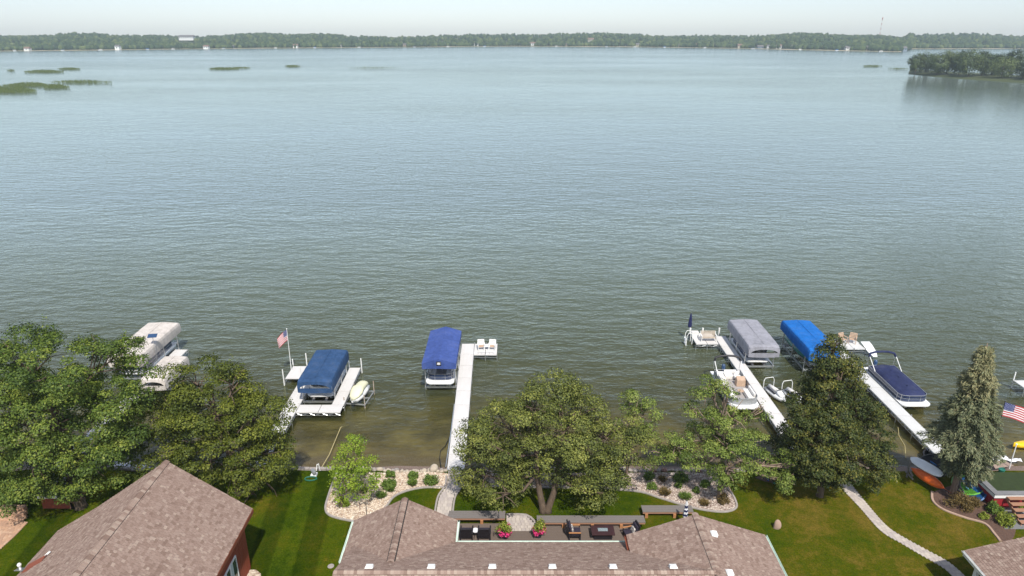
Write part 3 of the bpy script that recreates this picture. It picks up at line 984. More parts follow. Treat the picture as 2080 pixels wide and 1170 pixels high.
D3 = thing('dock', 'white L-shaped dock with a bench platform beside the grey canopy lift', 'dock')
dock_run(D3, (21.55, 41.2), (21.35, 63.9), 1.15, truss=True)
dock_run(D3, (20.72, 63.35), (18.45, 63.35), 2.6, plen=1.2, truss=True)
for x in (18.5, 19.8, 21.5):
    dock_post(D3, x, 64.75, bed_z(x, 64.7), 1.15, 0.09)

D4 = thing('dock', 'bright white dock running between the dark tree and the navy covered pontoon', 'dock')
dock_run(D4, (31.95, 41.3), (31.95, 62.6), 1.15, 'dock_bright', truss=True)
dock_run(D4, (32.6, 62.0), (34.9, 62.0), 2.2, 'dock_bright', plen=1.2)

D5 = thing('dock', 'white dock corner entering at the right edge of the picture', 'dock')
g = G(2064, 779, 0.7)
dock_run(D5, (g.x + 3.0, g.y - 0.3), (g.x, g.y - 0.3), 1.4, 'dock_bright', plen=1.5, top=0.8)
dock_post(D5, g.x + 0.05, g.y + 0.45, bed_z(0, g.y), 1.6)

D6 = thing('dock', 'white dock with a short end beside the cream covered boat, mostly behind leaves', 'dock')
g = G(371, 712, 0.6)
dock_run(D6, (g.x - 0.2, 41.0), (g.x - 0.2, g.y + 0.2), 1.2, truss=True)

# ------------------------------------------------------------------ canopy boat lifts
def canopy_mesh(x0, x1, y0, y1, zt, style, arch):
    """fabric skin in local coordinates; returns builder and profile"""
    cx, hw = (x0 + x1) / 2, (x1 - x0) / 2
    if style == 'gable':
        prof = [(-1.0, -0.52), (-1.005, -0.25), (-1.0, 0.0), (-0.5, 0.205), (0, 0.42), (0.5, 0.205), (1.0, 0.0), (1.005, -0.25), (1.0, -0.52)]
    else:
        prof = [(-1.0, -1.02), (-1.012, -0.62), (-1.0, -0.26), (-0.955, -0.06), (-0.88, 0.0), (-0.4, 0.045), (0, 0.07), (0.4, 0.045), (0.88, 0.0), (0.955, -0.06), (1.0, -0.26), (1.012, -0.62), (1.0, -1.02)]
    mb = MB()
    ny = 22
    rows = []
    for i in range(ny + 1):
        t = i / ny
        y = y0 + (y1 - y0) * t
        sag = 0.035 * abs(math.sin(t * math.pi * 5)) ** 0.7
        e = min(t, 1 - t) * (y1 - y0)
        rd = 0.0 if style == 'gable' else 0.16 * max(0, 1 - e / 0.35) ** 2
        rows.append([(cx + a * hw * (1 - rd * 0.12), y, zt + b - (sag - 0.03 if abs(a) < 0.99 else 0) - (rd if b > -0.3 else 0) + 0.012 * math.sin(7 * t + a * 5)) for a, b in prof])
    mb.grid(rows)
    # end skirts
    for y, s, row in ((y0, -1, rows[0]), (y1, 1, rows[-1])):
        if style == 'gable':
            top = row[2:7]
            low = [(p[0], y + s * 0.03, zt - 0.52 + 0.05 * abs(math.sin(i * 2.2))) for i, p in enumerate(top)]
            mb.grid([top, low])
        else:
            k = 25
            def topz(a):
                for j in range(len(prof) - 1):
                    xa, xb = row[j], row[j + 1]
                    if xb[0] - xa[0] > 1e-4 and xa[0] - 1e-4 <= a <= xb[0] + 1e-4:
                        return xa[2] + (xb[2] - xa[2]) * (a - xa[0]) / (xb[0] - xa[0])
                return row[1][2]
            A = []; B = []; C = []; D = []
            for j in range(k):
                q = -1 + 2 * j / (k - 1)
                x = cx + q * hw * 0.97
                z = topz(x)
                zb = zt - 0.66
                up = zb + (0.36 * math.sqrt(max(0, 1 - (q / 0.86) ** 2)) if (arch and abs(q) < 0.86) else 0.0)
                A.append((x, y, z)); B.append((x, y + s * 0.05, min(up, z - 0.03)))
                C.append((x, y + s * 0.05, zb)); D.append((x, y + s * 0.01, zt - 1.08 - 0.06 * (1 - q * q)))
            mb.grid([A, B]); mb.grid([C, D])
            if not arch:
                mb.grid([B, C])
    return mb

def boat_lift(label, x0, x1, y0, y1, zt, style, m, arch=True, posts='aluminium', deckz=0.6):
    r = thing('boat_lift', label, 'boat lift', ((x0 + x1) / 2, (y0 + y1) / 2, 0), 0, 'canopy boat lifts')
    cx, cy = r.location.x, r.location.y
    hx, hy = (x1 - x0) / 2, (y1 - y0) / 2
    c = canopy_mesh(-hx, hx, -hy, hy, zt, style, arch).build('canopy', m, r, smooth=False)
    md = c.modifiers.new('thickness', 'SOLIDIFY'); md.thickness = 0.02
    for k in (0.0,):
        zs = zt + (0.42 if style == 'gable' else (0.07 if k == 0 else 0.0))
        MB().tube([(k * hx, -hy + 0.3 + (2 * hy - 0.6) * q / 14, zs + 0.018 - 0.035 * abs(math.sin((0.3 + (2 * hy - 0.6) * q / 14) / (2 * hy) * math.pi * 5)) ** 0.7 + 0.03 * (1 if style != 'gable' else 0.4)) for q in range(15)], 0.016, 5).build('seam', m, r)
    px, zl = hx - 0.13, zt - (0.5 if style == 'gable' else 0.72)
    for sx in (-1, 1):
        for yy in (-hy + 0.9, 0.25, hy - 0.9):
            MB().tube([(sx * px, yy, bed_z(cx, cy + yy) - 0.1), (sx * px, yy, zt - 0.12)], 0.055, 8).build('post', posts, r)
        MB().box(sx * px - 0.06, sx * px + 0.06, -hy + 0.7, hy - 0.7, 0.25, 0.40).build('side_beam', posts, r)
        MB().tube([(sx * px, -hy + 0.15, zl + 0.35), (sx * px, hy - 0.15, zl + 0.35)], 0.03, 6).build('canopy_frame', posts, r)
        MB().box(sx * 0.55 - 0.08, sx * 0.55 + 0.08, -hy + 0.9, hy - 0.9, 0.34, 0.46).build('bunk', 'carpet_grey', r)
    for yy in (-hy + 0.9, hy - 0.9):
        MB().box(-px, px, yy - 0.06, yy + 0.06, 0.16, 0.34).build('cross_beam', posts, r)
    for k in range(6):
        t = -hy + 0.2 + (2 * hy - 0.4) * k / 5
        zc = zt + (0.38 if style == 'gable' else 0.02)
        MB().tube([(-px, t, zt - 0.1), (-px * 0.8, t, zt - (-0.06 if style == 'gable' else 0.05)), (0, t, zc - 0.06), (px * 0.8, t, zt - (-0.06 if style == 'gable' else 0.05)), (px, t, zt - 0.1)], 0.02, 5).build('canopy_rib', posts, r)
    return r

L1 = boat_lift('royal blue peaked canopy lift over a pontoon boat beside the long dock', -7.82, -4.86, 53.0, 59.9, 3.02, 'gable', 'canvas_royal')
b_ = MB().box(-0.21, 0.21, -3.53, -3.505, 2.86, 3.24).build('emblem', 'black_plastic', L1)
eb = MB()
for q in ((-0.10, 3.12), (0.0, 3.13), (0.10, 3.12), (-0.10, 2.99), (0.10, 2.99), (0.0, 2.97)):
    eb.lathe([(0.001, 0), (0.055, 0.0), (0.055, 0.01), (0.001, 0.012)], 8)
    k = len(eb.v) - 32
    eb.v[k:] = [(q[0] + p[0], -3.533 - p[2], q[1] + p[1] * 0.7) for p in eb.v[k:]]
eb.box(-0.12, 0.12, -3.54, -3.531, 3.01, 3.10)
eb.build('emblem_mark', 'flag_white', b_)
L2 = boat_lift('slate blue canopy lift inside the U-shaped dock', -17.95, -15.0, 50.4, 56.6, 2.72, 'box', 'canvas_slate', posts='aluminium')
L3 = boat_lift('grey canopy lift beside the L-shaped dock', 21.85, 24.8, 57.0, 63.5, 2.75, 'box', 'canvas_grey')
L4 = boat_lift('bright blue canopy lift over a teal speedboat', 27.15, 30.05, 56.3, 63.3, 2.75, 'box', 'canvas_bright_blue', arch=False, posts='galvanised')
L5 = boat_lift('white canopy lift with a small solar panel, behind the leafy left trees', -36.1, -33.0, 54.6, 62.3, 2.95, 'box', 'canvas_white')
MB().tube([(1.66, -1.6, 1.0), (1.68, -1.6, 3.85)], 0.025, 6).build('panel_mast', 'galvanised', L5)
MB().obox((1.68, -1.6, 3.9), (0.8, 0.5, 0.03), 0.15, math.radians(20)).build('solar_panel', 'motor_blue', L5)
g = G(336, 757, 2.0)
L6 = boat_lift('low cream canopy lift by the white dock, half hidden by leaves', -32.3, -30.1, 52.6, 57.2, 1.75, 'box', 'canvas_white')

# ------------------------------------------------------------------ boats
def outline(hw, y0, y1, rb, n=7):
    """deck outline, rounded at the bow (-y end)"""
    p = [(hw, y1)]
    for i in range(n + 1):
        a = math.pi / 2 * i / n
        p.append((hw - rb + rb * math.cos(a), y0 + rb * 0.8 - rb * 0.8 * math.sin(a)))
    for i in range(n + 1):
        a = math.pi / 2 * (1 - i / n)
        p.append((-hw + rb - rb * math.cos(a), y0 + rb * 0.8 - rb * 0.8 * math.sin(a)))
    p.append((-hw, y1))
    return p

def pontoon_boat(label, loc, L=6.9, Wd=2.55, panel='navy_panel', rail='aluminium', cover=None, seats=True, bimini=None, group='pontoon boats', deckm='hull_white', floor='carpet_grey', rz=0):
    r = thing('pontoon_boat', label, 'boat', loc, rz, group)
    hw = Wd / 2
    y0, y1 = -L / 2, L / 2
    for s in (-1, 1):
        pts = [(s * 0.82, y0 + 0.15, 0.48), (s * 0.82, y0 + 0.55, 0.36), (s * 0.82, y0 + 1.1, 0.30), (s * 0.82, y1 - 0.2, 0.30), (s * 0.82, y1, 0.32)]
        MB().tube(pts, [0.04, 0.20, 0.30, 0.30, 0.26], 12).build('pontoon_tube', 'aluminium', r, smooth=True)
    MB().prism(outline(hw, y0, y1, 0.55), 0.62, 0.74).build('deck', deckm, r, bevel=0.01)
    fo = outline(hw - 0.10, y0 + 0.55, y1 - 0.85, 0.70)
    MB().prism(outline(hw - 0.14, y0 + 0.6, y1 - 0.9, 0.66), 0.744, 0.752).build('floor', floor, r)
    # fence: panels with rails and posts
    n = len(fo)
    segs = [(0, 1), (1, n // 2 - 1), (n // 2 - 1, n // 2), (n // 2, n - 2), (n - 2, n - 1)]
    for a, b2 in segs:
        path = fo[a:b2 + 1]
        mb = MB()
        mb.grid([[(p[0], p[1], 0.80) for p in path], [(p[0], p[1], 1.30) for p in path]])
        o = mb.build('fence_panel', panel, r)
        md = o.modifiers.new('thickness', 'SOLIDIFY'); md.thickness = 0.03
    for z in (0.79, 1.06, 1.34):
        MB().tube([(p[0] * 1.012, p[1] - 0.012, z) for p in fo], 0.022, 6).build('rail', rail, r)
    MB().tube([(fo[-1][0], fo[-1][1], 1.34), (fo[0][0], fo[0][1], 1.34)], 0.022, 6).build('rail', rail, r)
    for i in list(range(0, n)) :
        if i in (0, 1, n - 2, n - 1, n // 2 - 1, n // 2, 4, n - 5):
            p = fo[i]
            MB().tube([(p[0] * 1.015, p[1] - 0.014, 0.74), (p[0] * 1.015, p[1] - 0.014, 1.35)], 0.02, 6).build('rail_post', rail, r)
    for s in (-1, 1):
        for k in range(2):
            yy = -0.4 + 1.6 * k
            MB().tube([(s * (hw - 0.10), yy, 1.32), (s * (hw - 0.10), yy - 0.5, 1.05), (s * (hw - 0.09), yy - 0.7, 0.8)], 0.018, 5).build('rail', rail, r)
    # outboard motor
    mt = MB().lathe([(0.02, 0.55), (0.16, 0.55), (0.19, 0.75), (0.18, 1.0), (0.12, 1.16), (0.02, 1.2)], 12, (0, y1 + 0.2, 0.2)).build('motor', 'motor_blue', r, smooth=True)
    MB().box(-0.06, 0.06, y1 + 0.08, y1 + 0.28, -0.1, 0.8).build('motor_leg', 'black_plastic', mt)
    if seats:
        def seat(x0, x1, ya, yb, back):
            o = MB().box(x0, x1, ya, yb, 0.75, 1.12).build('seat', 'vinyl_white', r, bevel=0.05)
            bx = {'l': (x0, x0 + 0.18, ya, yb), 'r': (x1 - 0.18, x1, ya, yb), 'f': (x0, x1, ya, ya + 0.18), 'b': (x0, x1, yb - 0.18, yb)}[back]
            MB().box(bx[0], bx[1], bx[2], bx[3], 1.121, 1.42).build('backrest', 'vinyl_white', o, bevel=0.05)
        seat(-hw + 0.16, -hw + 0.78, y0 + 1.15, y0 + 2.9, 'l')
        seat(hw - 0.78, hw - 0.16, y0 + 1.15, y0 + 2.7, 'r')
        seat(-hw + 0.16, -hw + 0.82, y1 - 2.9, y1 - 1.05, 'l')
        seat(-hw + 0.9, hw - 0.5, y1 - 1.6, y1 - 0.95, 'b')
        co = MB().add([(hw - 1.0, 0.35, 0.75), (hw - 0.18, 0.35, 0.75), (hw - 0.18, 0.95, 0.75), (hw - 1.0, 0.95, 0.75), (hw - 0.95, 0.42, 1.35), (hw - 0.2, 0.42, 1.35), (hw - 0.2, 0.85, 1.55), (hw - 0.95, 0.85, 1.55)],
                      [(0, 3, 2, 1), (4, 5, 6, 7), (0, 1, 5, 4), (1, 2, 6, 5), (2, 3, 7, 6), (3, 0, 4, 7)]).build('console', 'vinyl_tan', r, bevel=0.03)
        MB().tube([(hw - 0.57 + 0.17 * math.cos(a), 1.0, 1.5 + 0.17 * math.sin(a)) for a in [i * math.pi / 6 for i in range(13)]], 0.018, 5).build('steering_wheel', 'black_plastic', co)
        st = MB().lathe([(0.02, 0), (0.30, 0.02), (0.30, 0.16), (0.02, 0.18)], 14, (hw - 0.6, 1.55, 1.05)).build('helm_seat', 'vinyl_white', r, smooth=False)
        MB().box(hw - 0.85, hw - 0.35, 1.72, 1.86, 1.12, 1.55).build('backrest', 'vinyl_white', st, bevel=0.05)
        MB().tube([(hw - 0.6, 1.55, 0.75), (hw - 0.6, 1.55, 1.06)], 0.06, 8).build('pedestal', 'aluminium', st)
        # small table
        tb = MB().lathe([(0.02, 0), (0.28, 0.0), (0.28, 0.03), (0.02, 0.03)], 14, (0.1, y0 + 2.1, 1.2)).build('table', 'vinyl_tan', r)
        MB().tube([(0.1, y0 + 2.1, 0.75), (0.1, y0 + 2.1, 1.2)], 0.03, 6).build('leg', 'aluminium', tb)
    if cover:
        rows = []
        ny, nx = 18, 13
        ya, yb = y0 + 0.50, y1 - 0.80
        for i in range(ny + 1):
            t = i / ny
            y = ya + (yb - ya) * t
            e = (y - ya) / 0.62
            k = 1.0 if e >= 1 else math.sqrt(max(0.0, 1 - (1 - e) ** 2))
            w_ = (hw - 0.06) * (0.52 + 0.48 * k)
            row = []
            for j in range(nx):
                q = -1 + 2 * j / (nx - 1)
                z = 1.40 + 0.16 * (1 - q * q) + 0.12 * math.exp(-((t - 0.62) / 0.16) ** 2) * (1 - q * q) + 0.04 * math.sin(t * 17) * (1 - abs(q)) + 0.03 * math.sin(q * 6 + t * 9)
                if abs(q) > 0.99: z = 1.16
                row.append((q * w_, y, z if 0 < i < ny else min(z, 1.24)))
            rows.append(row)
        MB().grid(rows).build('cover', cover, r, smooth=True)
        for t in (0.25, 0.5, 0.72, 0.9):
            MB().lathe([(0.001, 0.0), (0.07, 0.0), (0.06, 0.05), (0.001, 0.06)], 8, (0.0, ya + (yb - ya) * t, 1.585 + 0.10 * math.exp(-((t - 0.62) / 0.16) ** 2))).build('support_cap', cover, r)
    if bimini:
        bx, yb2 = hw - 0.08, y1 - 1.5
        top = [(-bx, yb2 + 0.35, 1.35), (-bx - 0.02, yb2 + 0.75, 2.15), (-bx + 0.1, yb2 + 0.95, 2.42), (-bx * 0.5, yb2 + 1.0, 2.55), (0, yb2 + 1.0, 2.58), (bx * 0.5, yb2 + 1.0, 2.55), (bx - 0.1, yb2 + 0.95, 2.42), (bx + 0.02, yb2 + 0.75, 2.15), (bx, yb2 + 0.35, 1.35)]
        MB().tube(top[1:8], 0.10, 8).build('bimini_boot', bimini, r, smooth=True)
        for s in (-1, 1):
            MB().tube([(s * bx, yb2 - 0.55, 1.33), (s * (bx + 0.01), yb2 + 0.72, 2.2)], 0.035, 6).build('bimini_arm', 'white_paint', r)
            MB().tube([(s * bx, yb2 + 0.9, 1.33), (s * (bx + 0.02), yb2 + 0.86, 2.2)], 0.028, 6).build('bimini_arm', 'aluminium', r)
    return r

pontoon_boat('navy pontoon boat with silver rails under the royal blue canopy', (-6.36, 56.6, 0.28), L=6.9, Wd=2.5, group='pontoon boats')
pontoon_boat('open white pontoon boat with pale seats moored at the L-shaped dock', (19.55, 53.0, -0.18), L=6.6, Wd=2.5, panel='galvanised', bimini='black_plastic')
pontoon_boat('navy covered pontoon boat with folded bimini arch beside the bright white dock', (34.0, 53.6, -0.16), L=7.0, Wd=2.55, cover='canvas_navy', seats=False, bimini='canvas_navy')
pontoon_boat('pontoon boat stored in the shade under the slate blue canopy', (-16.47, 54.0, -0.05), L=4.9, Wd=2.35, panel='hull_white')
pontoon_boat('pontoon boat stored in the shade under the grey canopy', (23.32, 60.6, 0.0), L=5.2, Wd=2.35, panel='navy_panel')
pontoon_boat('pontoon boat under the white canopy behind the left trees', (-34.55, 58.4, 0.25), L=6.6, Wd=2.4, panel='navy_panel')

def loft(name, secs, m, parent, n=12, smooth=True, flat_top=False):
    """secs: (y, half width, z bottom, z top)"""
    rows = []
    for y, w, zb, zt in secs:
        row = []
        for k in range(n):
            a = 2 * math.pi * k / n
            ca, sa = math.cos(a), math.sin(a)
            zc, h = (zb + zt) / 2, (zt - zb) / 2
            if flat_top:
                z = zt if sa > -0.1 else zb + (zt - zb) * (1 + sa * 1.1) * 0.95
                x = w * (ca if sa <= 0 else (1 if ca > 0 else -1) * min(1, abs(ca) * 1.6 + 0.0))
            else:
                z = zc + h * sa; x = w * math.copysign(abs(ca) ** 0.8, ca)
            row.append((x, y, z))
        rows.append(row)
    mb = MB()
    mb.grid(rows, True)
    mb.f.append(tuple(range(n))); mb.t.append(0.5)
    o = len(mb.v)
    mb.f.append(tuple(range(o - n, o))); mb.t.append(0.5)
    return mb.build(name, m, parent, smooth=smooth)

sb = thing('speedboat', 'teal hulled speedboat hanging in the lift under the bright blue canopy', 'boat', (28.6, 59.9, 0.55))
loft('hull', [(-3.1, 0.06, 0.55, 0.95), (-2.6, 0.45, 0.25, 0.98), (-1.8, 0.85, 0.05, 0.98), (-0.6, 1.12, 0.0, 0.95), (1.2, 1.18, 0.0, 0.92), (2.7, 1.15, 0.02, 0.90), (2.9, 1.1, 0.1, 0.88)], 'hull_teal', sb, 14)
loft('topside', [(-3.0, 0.05, 0.90, 1.0), (-2.4, 0.5, 0.88, 1.06), (-1.4, 0.95, 0.86, 1.12), (0.2, 1.15, 0.84, 1.10), (2.6, 1.14, 0.82, 1.04), (2.85, 1.05, 0.82, 1.0)], 'hull_white', sb, 14)
ws = MB().grid([[(-0.9, -0.7, 1.1), (-0.4, -1.05, 1.12), (0.4, -1.05, 1.12), (0.9, -0.7, 1.1)], [(-0.8, -0.35, 1.5), (-0.35, -0.65, 1.52), (0.35, -0.65, 1.52), (0.8, -0.35, 1.5)]]).build('windshield', 'window_glass', sb)

def watercraft(label, loc, rz, covm, lift=True, hull='hull_white'):
    r = thing('jet_ski', label, 'jet ski', loc, rz, 'small watercraft at the docks')
    if not lift: r.scale = (0.85, 0.85, 0.85)
    loft('hull', [(-1.6, 0.10, 0.35, 0.55), (-1.25, 0.36, 0.12, 0.62), (-0.5, 0.55, 0.0, 0.62), (0.6, 0.58, 0.0, 0.58), (1.4, 0.52, 0.02, 0.52)], hull, r)
    if not lift:
        loft('seat', [(-0.35, 0.10, 0.55, 0.80), (-0.1, 0.22, 0.55, 0.98), (0.5, 0.22, 0.55, 0.92), (1.2, 0.20, 0.5, 0.86)], 'vinyl_white', r, 10)
        loft('hood', [(-1.5, 0.06, 0.50, 0.60), (-1.1, 0.30, 0.50, 0.78), (-0.6, 0.34, 0.50, 0.98), (-0.35, 0.22, 0.5, 1.02)], 'hull_white', r, 10)
        MB().tube([(-0.38, -0.42, 1.08), (-0.1, -0.52, 1.05), (0.1, -0.52, 1.05), (0.38, -0.42, 1.08)], 0.035, 6).build('handlebar', 'black_plastic', r)
        for sx in (-1, 1):
            MB().box(sx * 0.36 - 0.1, sx * 0.36 + 0.1, -0.4, 1.2, 0.585, 0.60).build('foot_mat', 'black_plastic', r)
        MB().tube([(-0.6, 1.3, 0.4), (-0.6, 1.35, 1.2), (-0.45, 1.38, 1.5), (0.45, 1.38, 1.5), (0.6, 1.35, 1.2), (0.6, 1.3, 0.4)], 0.035, 7).build('hoop', 'white_paint', r)
        return r
    loft('cover', [(-1.55, 0.12, 0.48, 0.62), (-1.15, 0.40, 0.48, 0.84), (-0.55, 0.56, 0.45, 1.08), (-0.25, 0.52, 0.45, 1.26), (0.1, 0.46, 0.45, 1.12), (0.7, 0.44, 0.45, 1.08), (1.25, 0.42, 0.42, 0.92), (1.45, 0.36, 0.40, 0.70)], covm, r, 14)
    if lift:
        for s in (-1, 1):
            for y in (-1.2, 1.2):
                MB().tube([(s * 0.9, y, -1.6), (s * 0.9, y, 0.95 if s > 0 else 0.55)], 0.045, 6).build('lift_post', 'rust_post', r)
            MB().box(s * 0.9 - 0.04, s * 0.9 + 0.04, -1.3, 1.3, -0.12, -0.02).build('lift_beam', 'galvanised', r)
        for y in (-1.15, 0.0, 1.15):
            MB().box(-0.86, 0.86, y - 0.04, y + 0.04, -0.10, -0.01).build('lift_beam', 'galvanised', r)
    return r
g = G(727, 812, 0.4)
watercraft('jet ski under a pale yellow cover on its lift beside the U-shaped dock', (g.x, g.y + 0.6, 0.35), math.radians(-8), 'canvas_yellow')
g = G(1580, 800, 0.4)
watercraft('white jet ski nearest the L-shaped dock, partly behind the dark tree', (g.x - 0.1, g.y + 0.2, 0.0), math.radians(14), 'hull_white', False)
g = G(1606, 803, 0.4)
watercraft('white jet ski touching the dark tree, right of its twin', (g.x + 0.3, g.y - 0.1, 0.0), math.radians(14), 'hull_white', False)

# ------------------------------------------------------------------ dock furniture and flags
def slat_chair(label, loc, rz, frame='white_paint', seatm='vinyl_tan', group=None, name='dock_chair', cat='chair', wd=0.62, backm=None):
    r = thing(name, label, cat, loc, rz, group)
    h = wd / 2
    for s in (-1, 1):
        MB().box(s * h - 0.025, s * h + 0.025, -0.28, -0.22, 0, 0.62).build('leg', frame, r)
        MB().tube([(s * h, 0.30, 0), (s * h, 0.22, 0.4), (s * h, 0.38, 0.95)], 0.03, 6).build('leg', frame, r)
        MB().box(s * h - 0.05, s * h + 0.05, -0.32, 0.30, 0.62, 0.66).build('armrest', frame, r)
    for k in range(5):
        MB().box(-h + 0.03, h - 0.03, -0.27 + 0.1 * k, -0.19 + 0.1 * k, 0.40, 0.425).build('seat_slat', seatm, r)
    for k in range(4):
        MB().obox((0, 0.25 + 0.045 * k, 0.52 + 0.13 * k), (wd - 0.06, 0.025, 0.10), 0, math.radians(-17)).build('back_slat', backm or seatm, r)
    return r
slat_chair('white framed chair with tan seat on the platform, next to the long dock', (-3.02, 60.7, 0.62), math.radians(8), group='chairs on the dock platform', backm='white_paint')
slat_chair('white framed chair with tan seat at the outer end of the platform', (-1.95, 60.7, 0.62), math.radians(-8), group='chairs on the dock platform', backm='white_paint')
tb = thing('dock_table', 'small white table between the two chairs on the dock platform', 'table', (-2.48, 60.75, 0.62))
MB().box(-0.30, 0.30, -0.28, 0.28, 0.42, 0.45).build('table_top', 'white_paint', tb)
for sx in (-1, 1):
    for sy in (-1, 1):
        MB().box(sx * 0.26 - 0.02, sx * 0.26 + 0.02, sy * 0.24 - 0.02, sy * 0.24 + 0.02, 0, 0.42).build('leg', 'white_paint', tb)
rl = thing('boarding_rail', 'low white rail along the near edge of the dock platform', 'railing', (-2.5, 59.72, 0.62))
for k in range(5):
    MB().tube([(-0.75 + 0.37 * k, 0, 0), (-0.75 + 0.37 * k, 0, 0.5)], 0.02, 5).build('post', 'white_paint', rl)
MB().tube([(-0.78, 0, 0.5), (0.76, 0, 0.5)], 0.022, 6).build('top_rail', 'white_paint', rl)
slat_chair('pale slatted bench on the platform of the L-shaped dock', (19.85, 62.75, 0.62), 0, seatm='rock_cream', name='dock_bench', cat='bench', wd=1.5)
# navy closed umbrella with white base things at the platform corner
def closed_umbrella(label, loc, cols, h=2.3, r0=0.16):
    r = thing('closed_umbrella', label, 'umbrella', loc)
    MB().tube([(0, 0, 0), (0, 0, h)], 0.025, 6).build('pole', 'aluminium', r)
    MB().lathe([(0.25, 0), (0.25, 0.06), (0.05, 0.1), (0.03, 0.2)], 14).build('base', 'black_plastic', r)
    z0, z1 = h * 0.36, h - 0.06
    nb = len(cols)
    for i in range(nb):
        a, b2 = i / nb, (i + 1) / nb
        def rad(t): return 0.035 + r0 * (1 - t) ** 0.6 * (1.0 if t > 0.05 else 0.8)
        rows = []
        for j in range(4):
            t = a + (b2 - a) * j / 3
            row = []
            for k in range(20):
                an = 2 * math.pi * k / 20
                rr = rad(t) * (0.82 + 0.18 * math.cos(an * 5 + t * 2)) * (0.72 if abs(t - 0.55) < 0.05 else 1)
                row.append((rr * math.cos(an), rr * math.sin(an), z0 + (z1 - z0) * t))
            rows.append(row)
        MB().grid(rows, True).build('canopy_fold', cols[i], r, smooth=True)
    return r
closed_umbrella('closed navy umbrella at the corner of the L-shaped dock', (18.25, 64.2, 0.62), ['umbrella_navy'] * 2, 2.5, 0.2)
ln = thing('ladder_rails', 'white hooped ladder rails at the end of the L-shaped dock', 'ladder', (18.15, 63.2, 0.0))
for s in (-0.35, 0.35):
    MB().tube([(0.1, s, 0.2), (0.1, s, 1.2), (-0.05, s, 1.42), (-0.3, s, 1.4), (-0.45, s, 1.1), (-0.5, s, -0.6)], 0.035, 7).build('rail', 'white_paint', ln)
for k in range(3):
    MB().box(-0.56, -0.42, -0.35, 0.35, 0.1 + 0.28 * k, 0.14 + 0.28 * k).build('rung', 'white_paint', ln)
cd = thing('dock_chest', 'white storage box at the left corner of the L-shaped dock', 'box', (18.75, 63.9, 0.62))
MB().box(-0.35, 0.35, -0.25, 0.25, 0, 0.45).build('chest', 'white_paint', cd, bevel=0.02)
MB().box(-0.37, 0.37, -0.27, 0.27, 0.452, 0.52).build('lid', 'dock_white', cd, bevel=0.02)
for i, (u, v, lb) in enumerate(((1722, 700, 'tan wicker chair on the platform at the end of the bright white dock, left one'), (1732, 699, 'tan wicker chair on the platform at the end of the bright white dock, right one'))):
    slat_chair(lb, (33.2 + 1.0 * i, 62.3, 0.62), math.radians(20 - 50 * i), 'vinyl_tan', 'vinyl_tan', 'wicker chairs on the far platform')
sw = thing('dock_slide', 'white curved ramp at the side of the far white platform', 'slide', (35.3, 61.0, 0))
MB().grid([[(-0.45, 1.0, 0.9), (0.45, 1.0, 0.9)], [(-0.45, 0.4, 0.8), (0.45, 0.4, 0.8)], [(-0.42, -0.5, 0.55), (0.42, -0.5, 0.55)], [(-0.2, -1.3, 0.35), (0.2, -1.3, 0.35)]]).build('ramp', 'hull_white', sw)
MB().tube([(0, -0.3, -1.5), (0, -0.3, 0.56)], 0.05, 6).build('leg', 'white_paint', sw)

def flag(label, base, tip, hoist, fly_dir, fly, droop, polem, pr=0.03, wave=0.12, seed=0):
    base, tip = Vector(base), Vector(tip)
    r = thing('flagpole', label, 'flag', base)
    ax = (tip - base)
    MB().tube([(0, 0, 0), ax], [pr * 1.2, pr * 0.7], 7).build('pole', polem, r)
    MB().lathe([(0.001, -0.05), (0.05, -0.02), (0.05, 0.02), (0.001, 0.06)], 8, ax).build('finial', polem, r)
    up = ax.normalized()
    fd = Vector(fly_dir).normalized()
    sd = up.cross(fd)
    o0 = ax - up * 0.08
    def P(s, t):
        # s along the fly 0..1, t down the hoist 0..1
        return o0 - up * (hoist * t) + fd * (fly * s) + Vector((0, 0, -droop * s ** 1.3)) + sd * (wave * math.sin(s * 7 + t * 2 + seed) * s)
    f = r
    for i in range(13):
        s0 = 0.40 if i < 7 else 0.0
        rows = []
        for t in (i / 13, (i + 1) / 13):
            rows.append([tuple(P(s0 + (1 - s0) * k / 12, t)) for k in range(13)])
        MB().grid(rows).build('stripe', 'flag_red' if i % 2 == 0 else 'flag_white', f)
    MB().grid([[tuple(P(0.40 * k / 6, 7 / 13 * j / 4)) for k in range(7)] for j in range(5)]).build('canton', 'flag_blue', f)
    st = MB()
    for j in range(9):
        for k in range(6 if j % 2 == 0 else 5):
            s = 0.40 * ((k + 0.5) / 6 + (0.5 / 6 if j % 2 else 0)); t = 7 / 13 * (j + 0.7) / 9.4
            for off in (0.006, -0.006):
                c = P(s, t) + sd * off
                a, b2 = fd * fly * 0.013, up * hoist * 0.016
                st.add([tuple(c - a), tuple(c - b2), tuple(c + a), tuple(c + b2)], [(0, 1, 2, 3)])
    st.build('stars', 'flag_white', f)
    return r
pb = G(592, 753, 0.62)
flag('American flag on a white pole at the U-shaped dock platform', pb, (pb.x + 0.05, pb.y, 4.85), 1.05, (-0.75, 0, -0.1), 0.95, 0.75, 'white_paint', seed=1)
pb = G(2011, 934, 0.8)
tp = AT(2042, 815, pb.y + 0.3)
flag('large American flag on a dark tilted pole at the right edge', pb, tp, 1.05, (1.0, -0.1, -0.12), 1.9, 0.35, 'black_plastic', 0.03, seed=3.4)
wp = G(2052, 945, 0.6)
o = thing('mooring_post', 'thin white pole standing on the beach at the right edge', 'pole', wp)
MB().tube([(0, 0, -0.3), (0.0, 0, 1.75)], 0.035, 7).build('pole', 'white_paint', o)
MB().lathe([(0.06, 1.75), (0.06, 1.8), (0.001, 1.84)], 8).build('cap', 'white_paint', o)

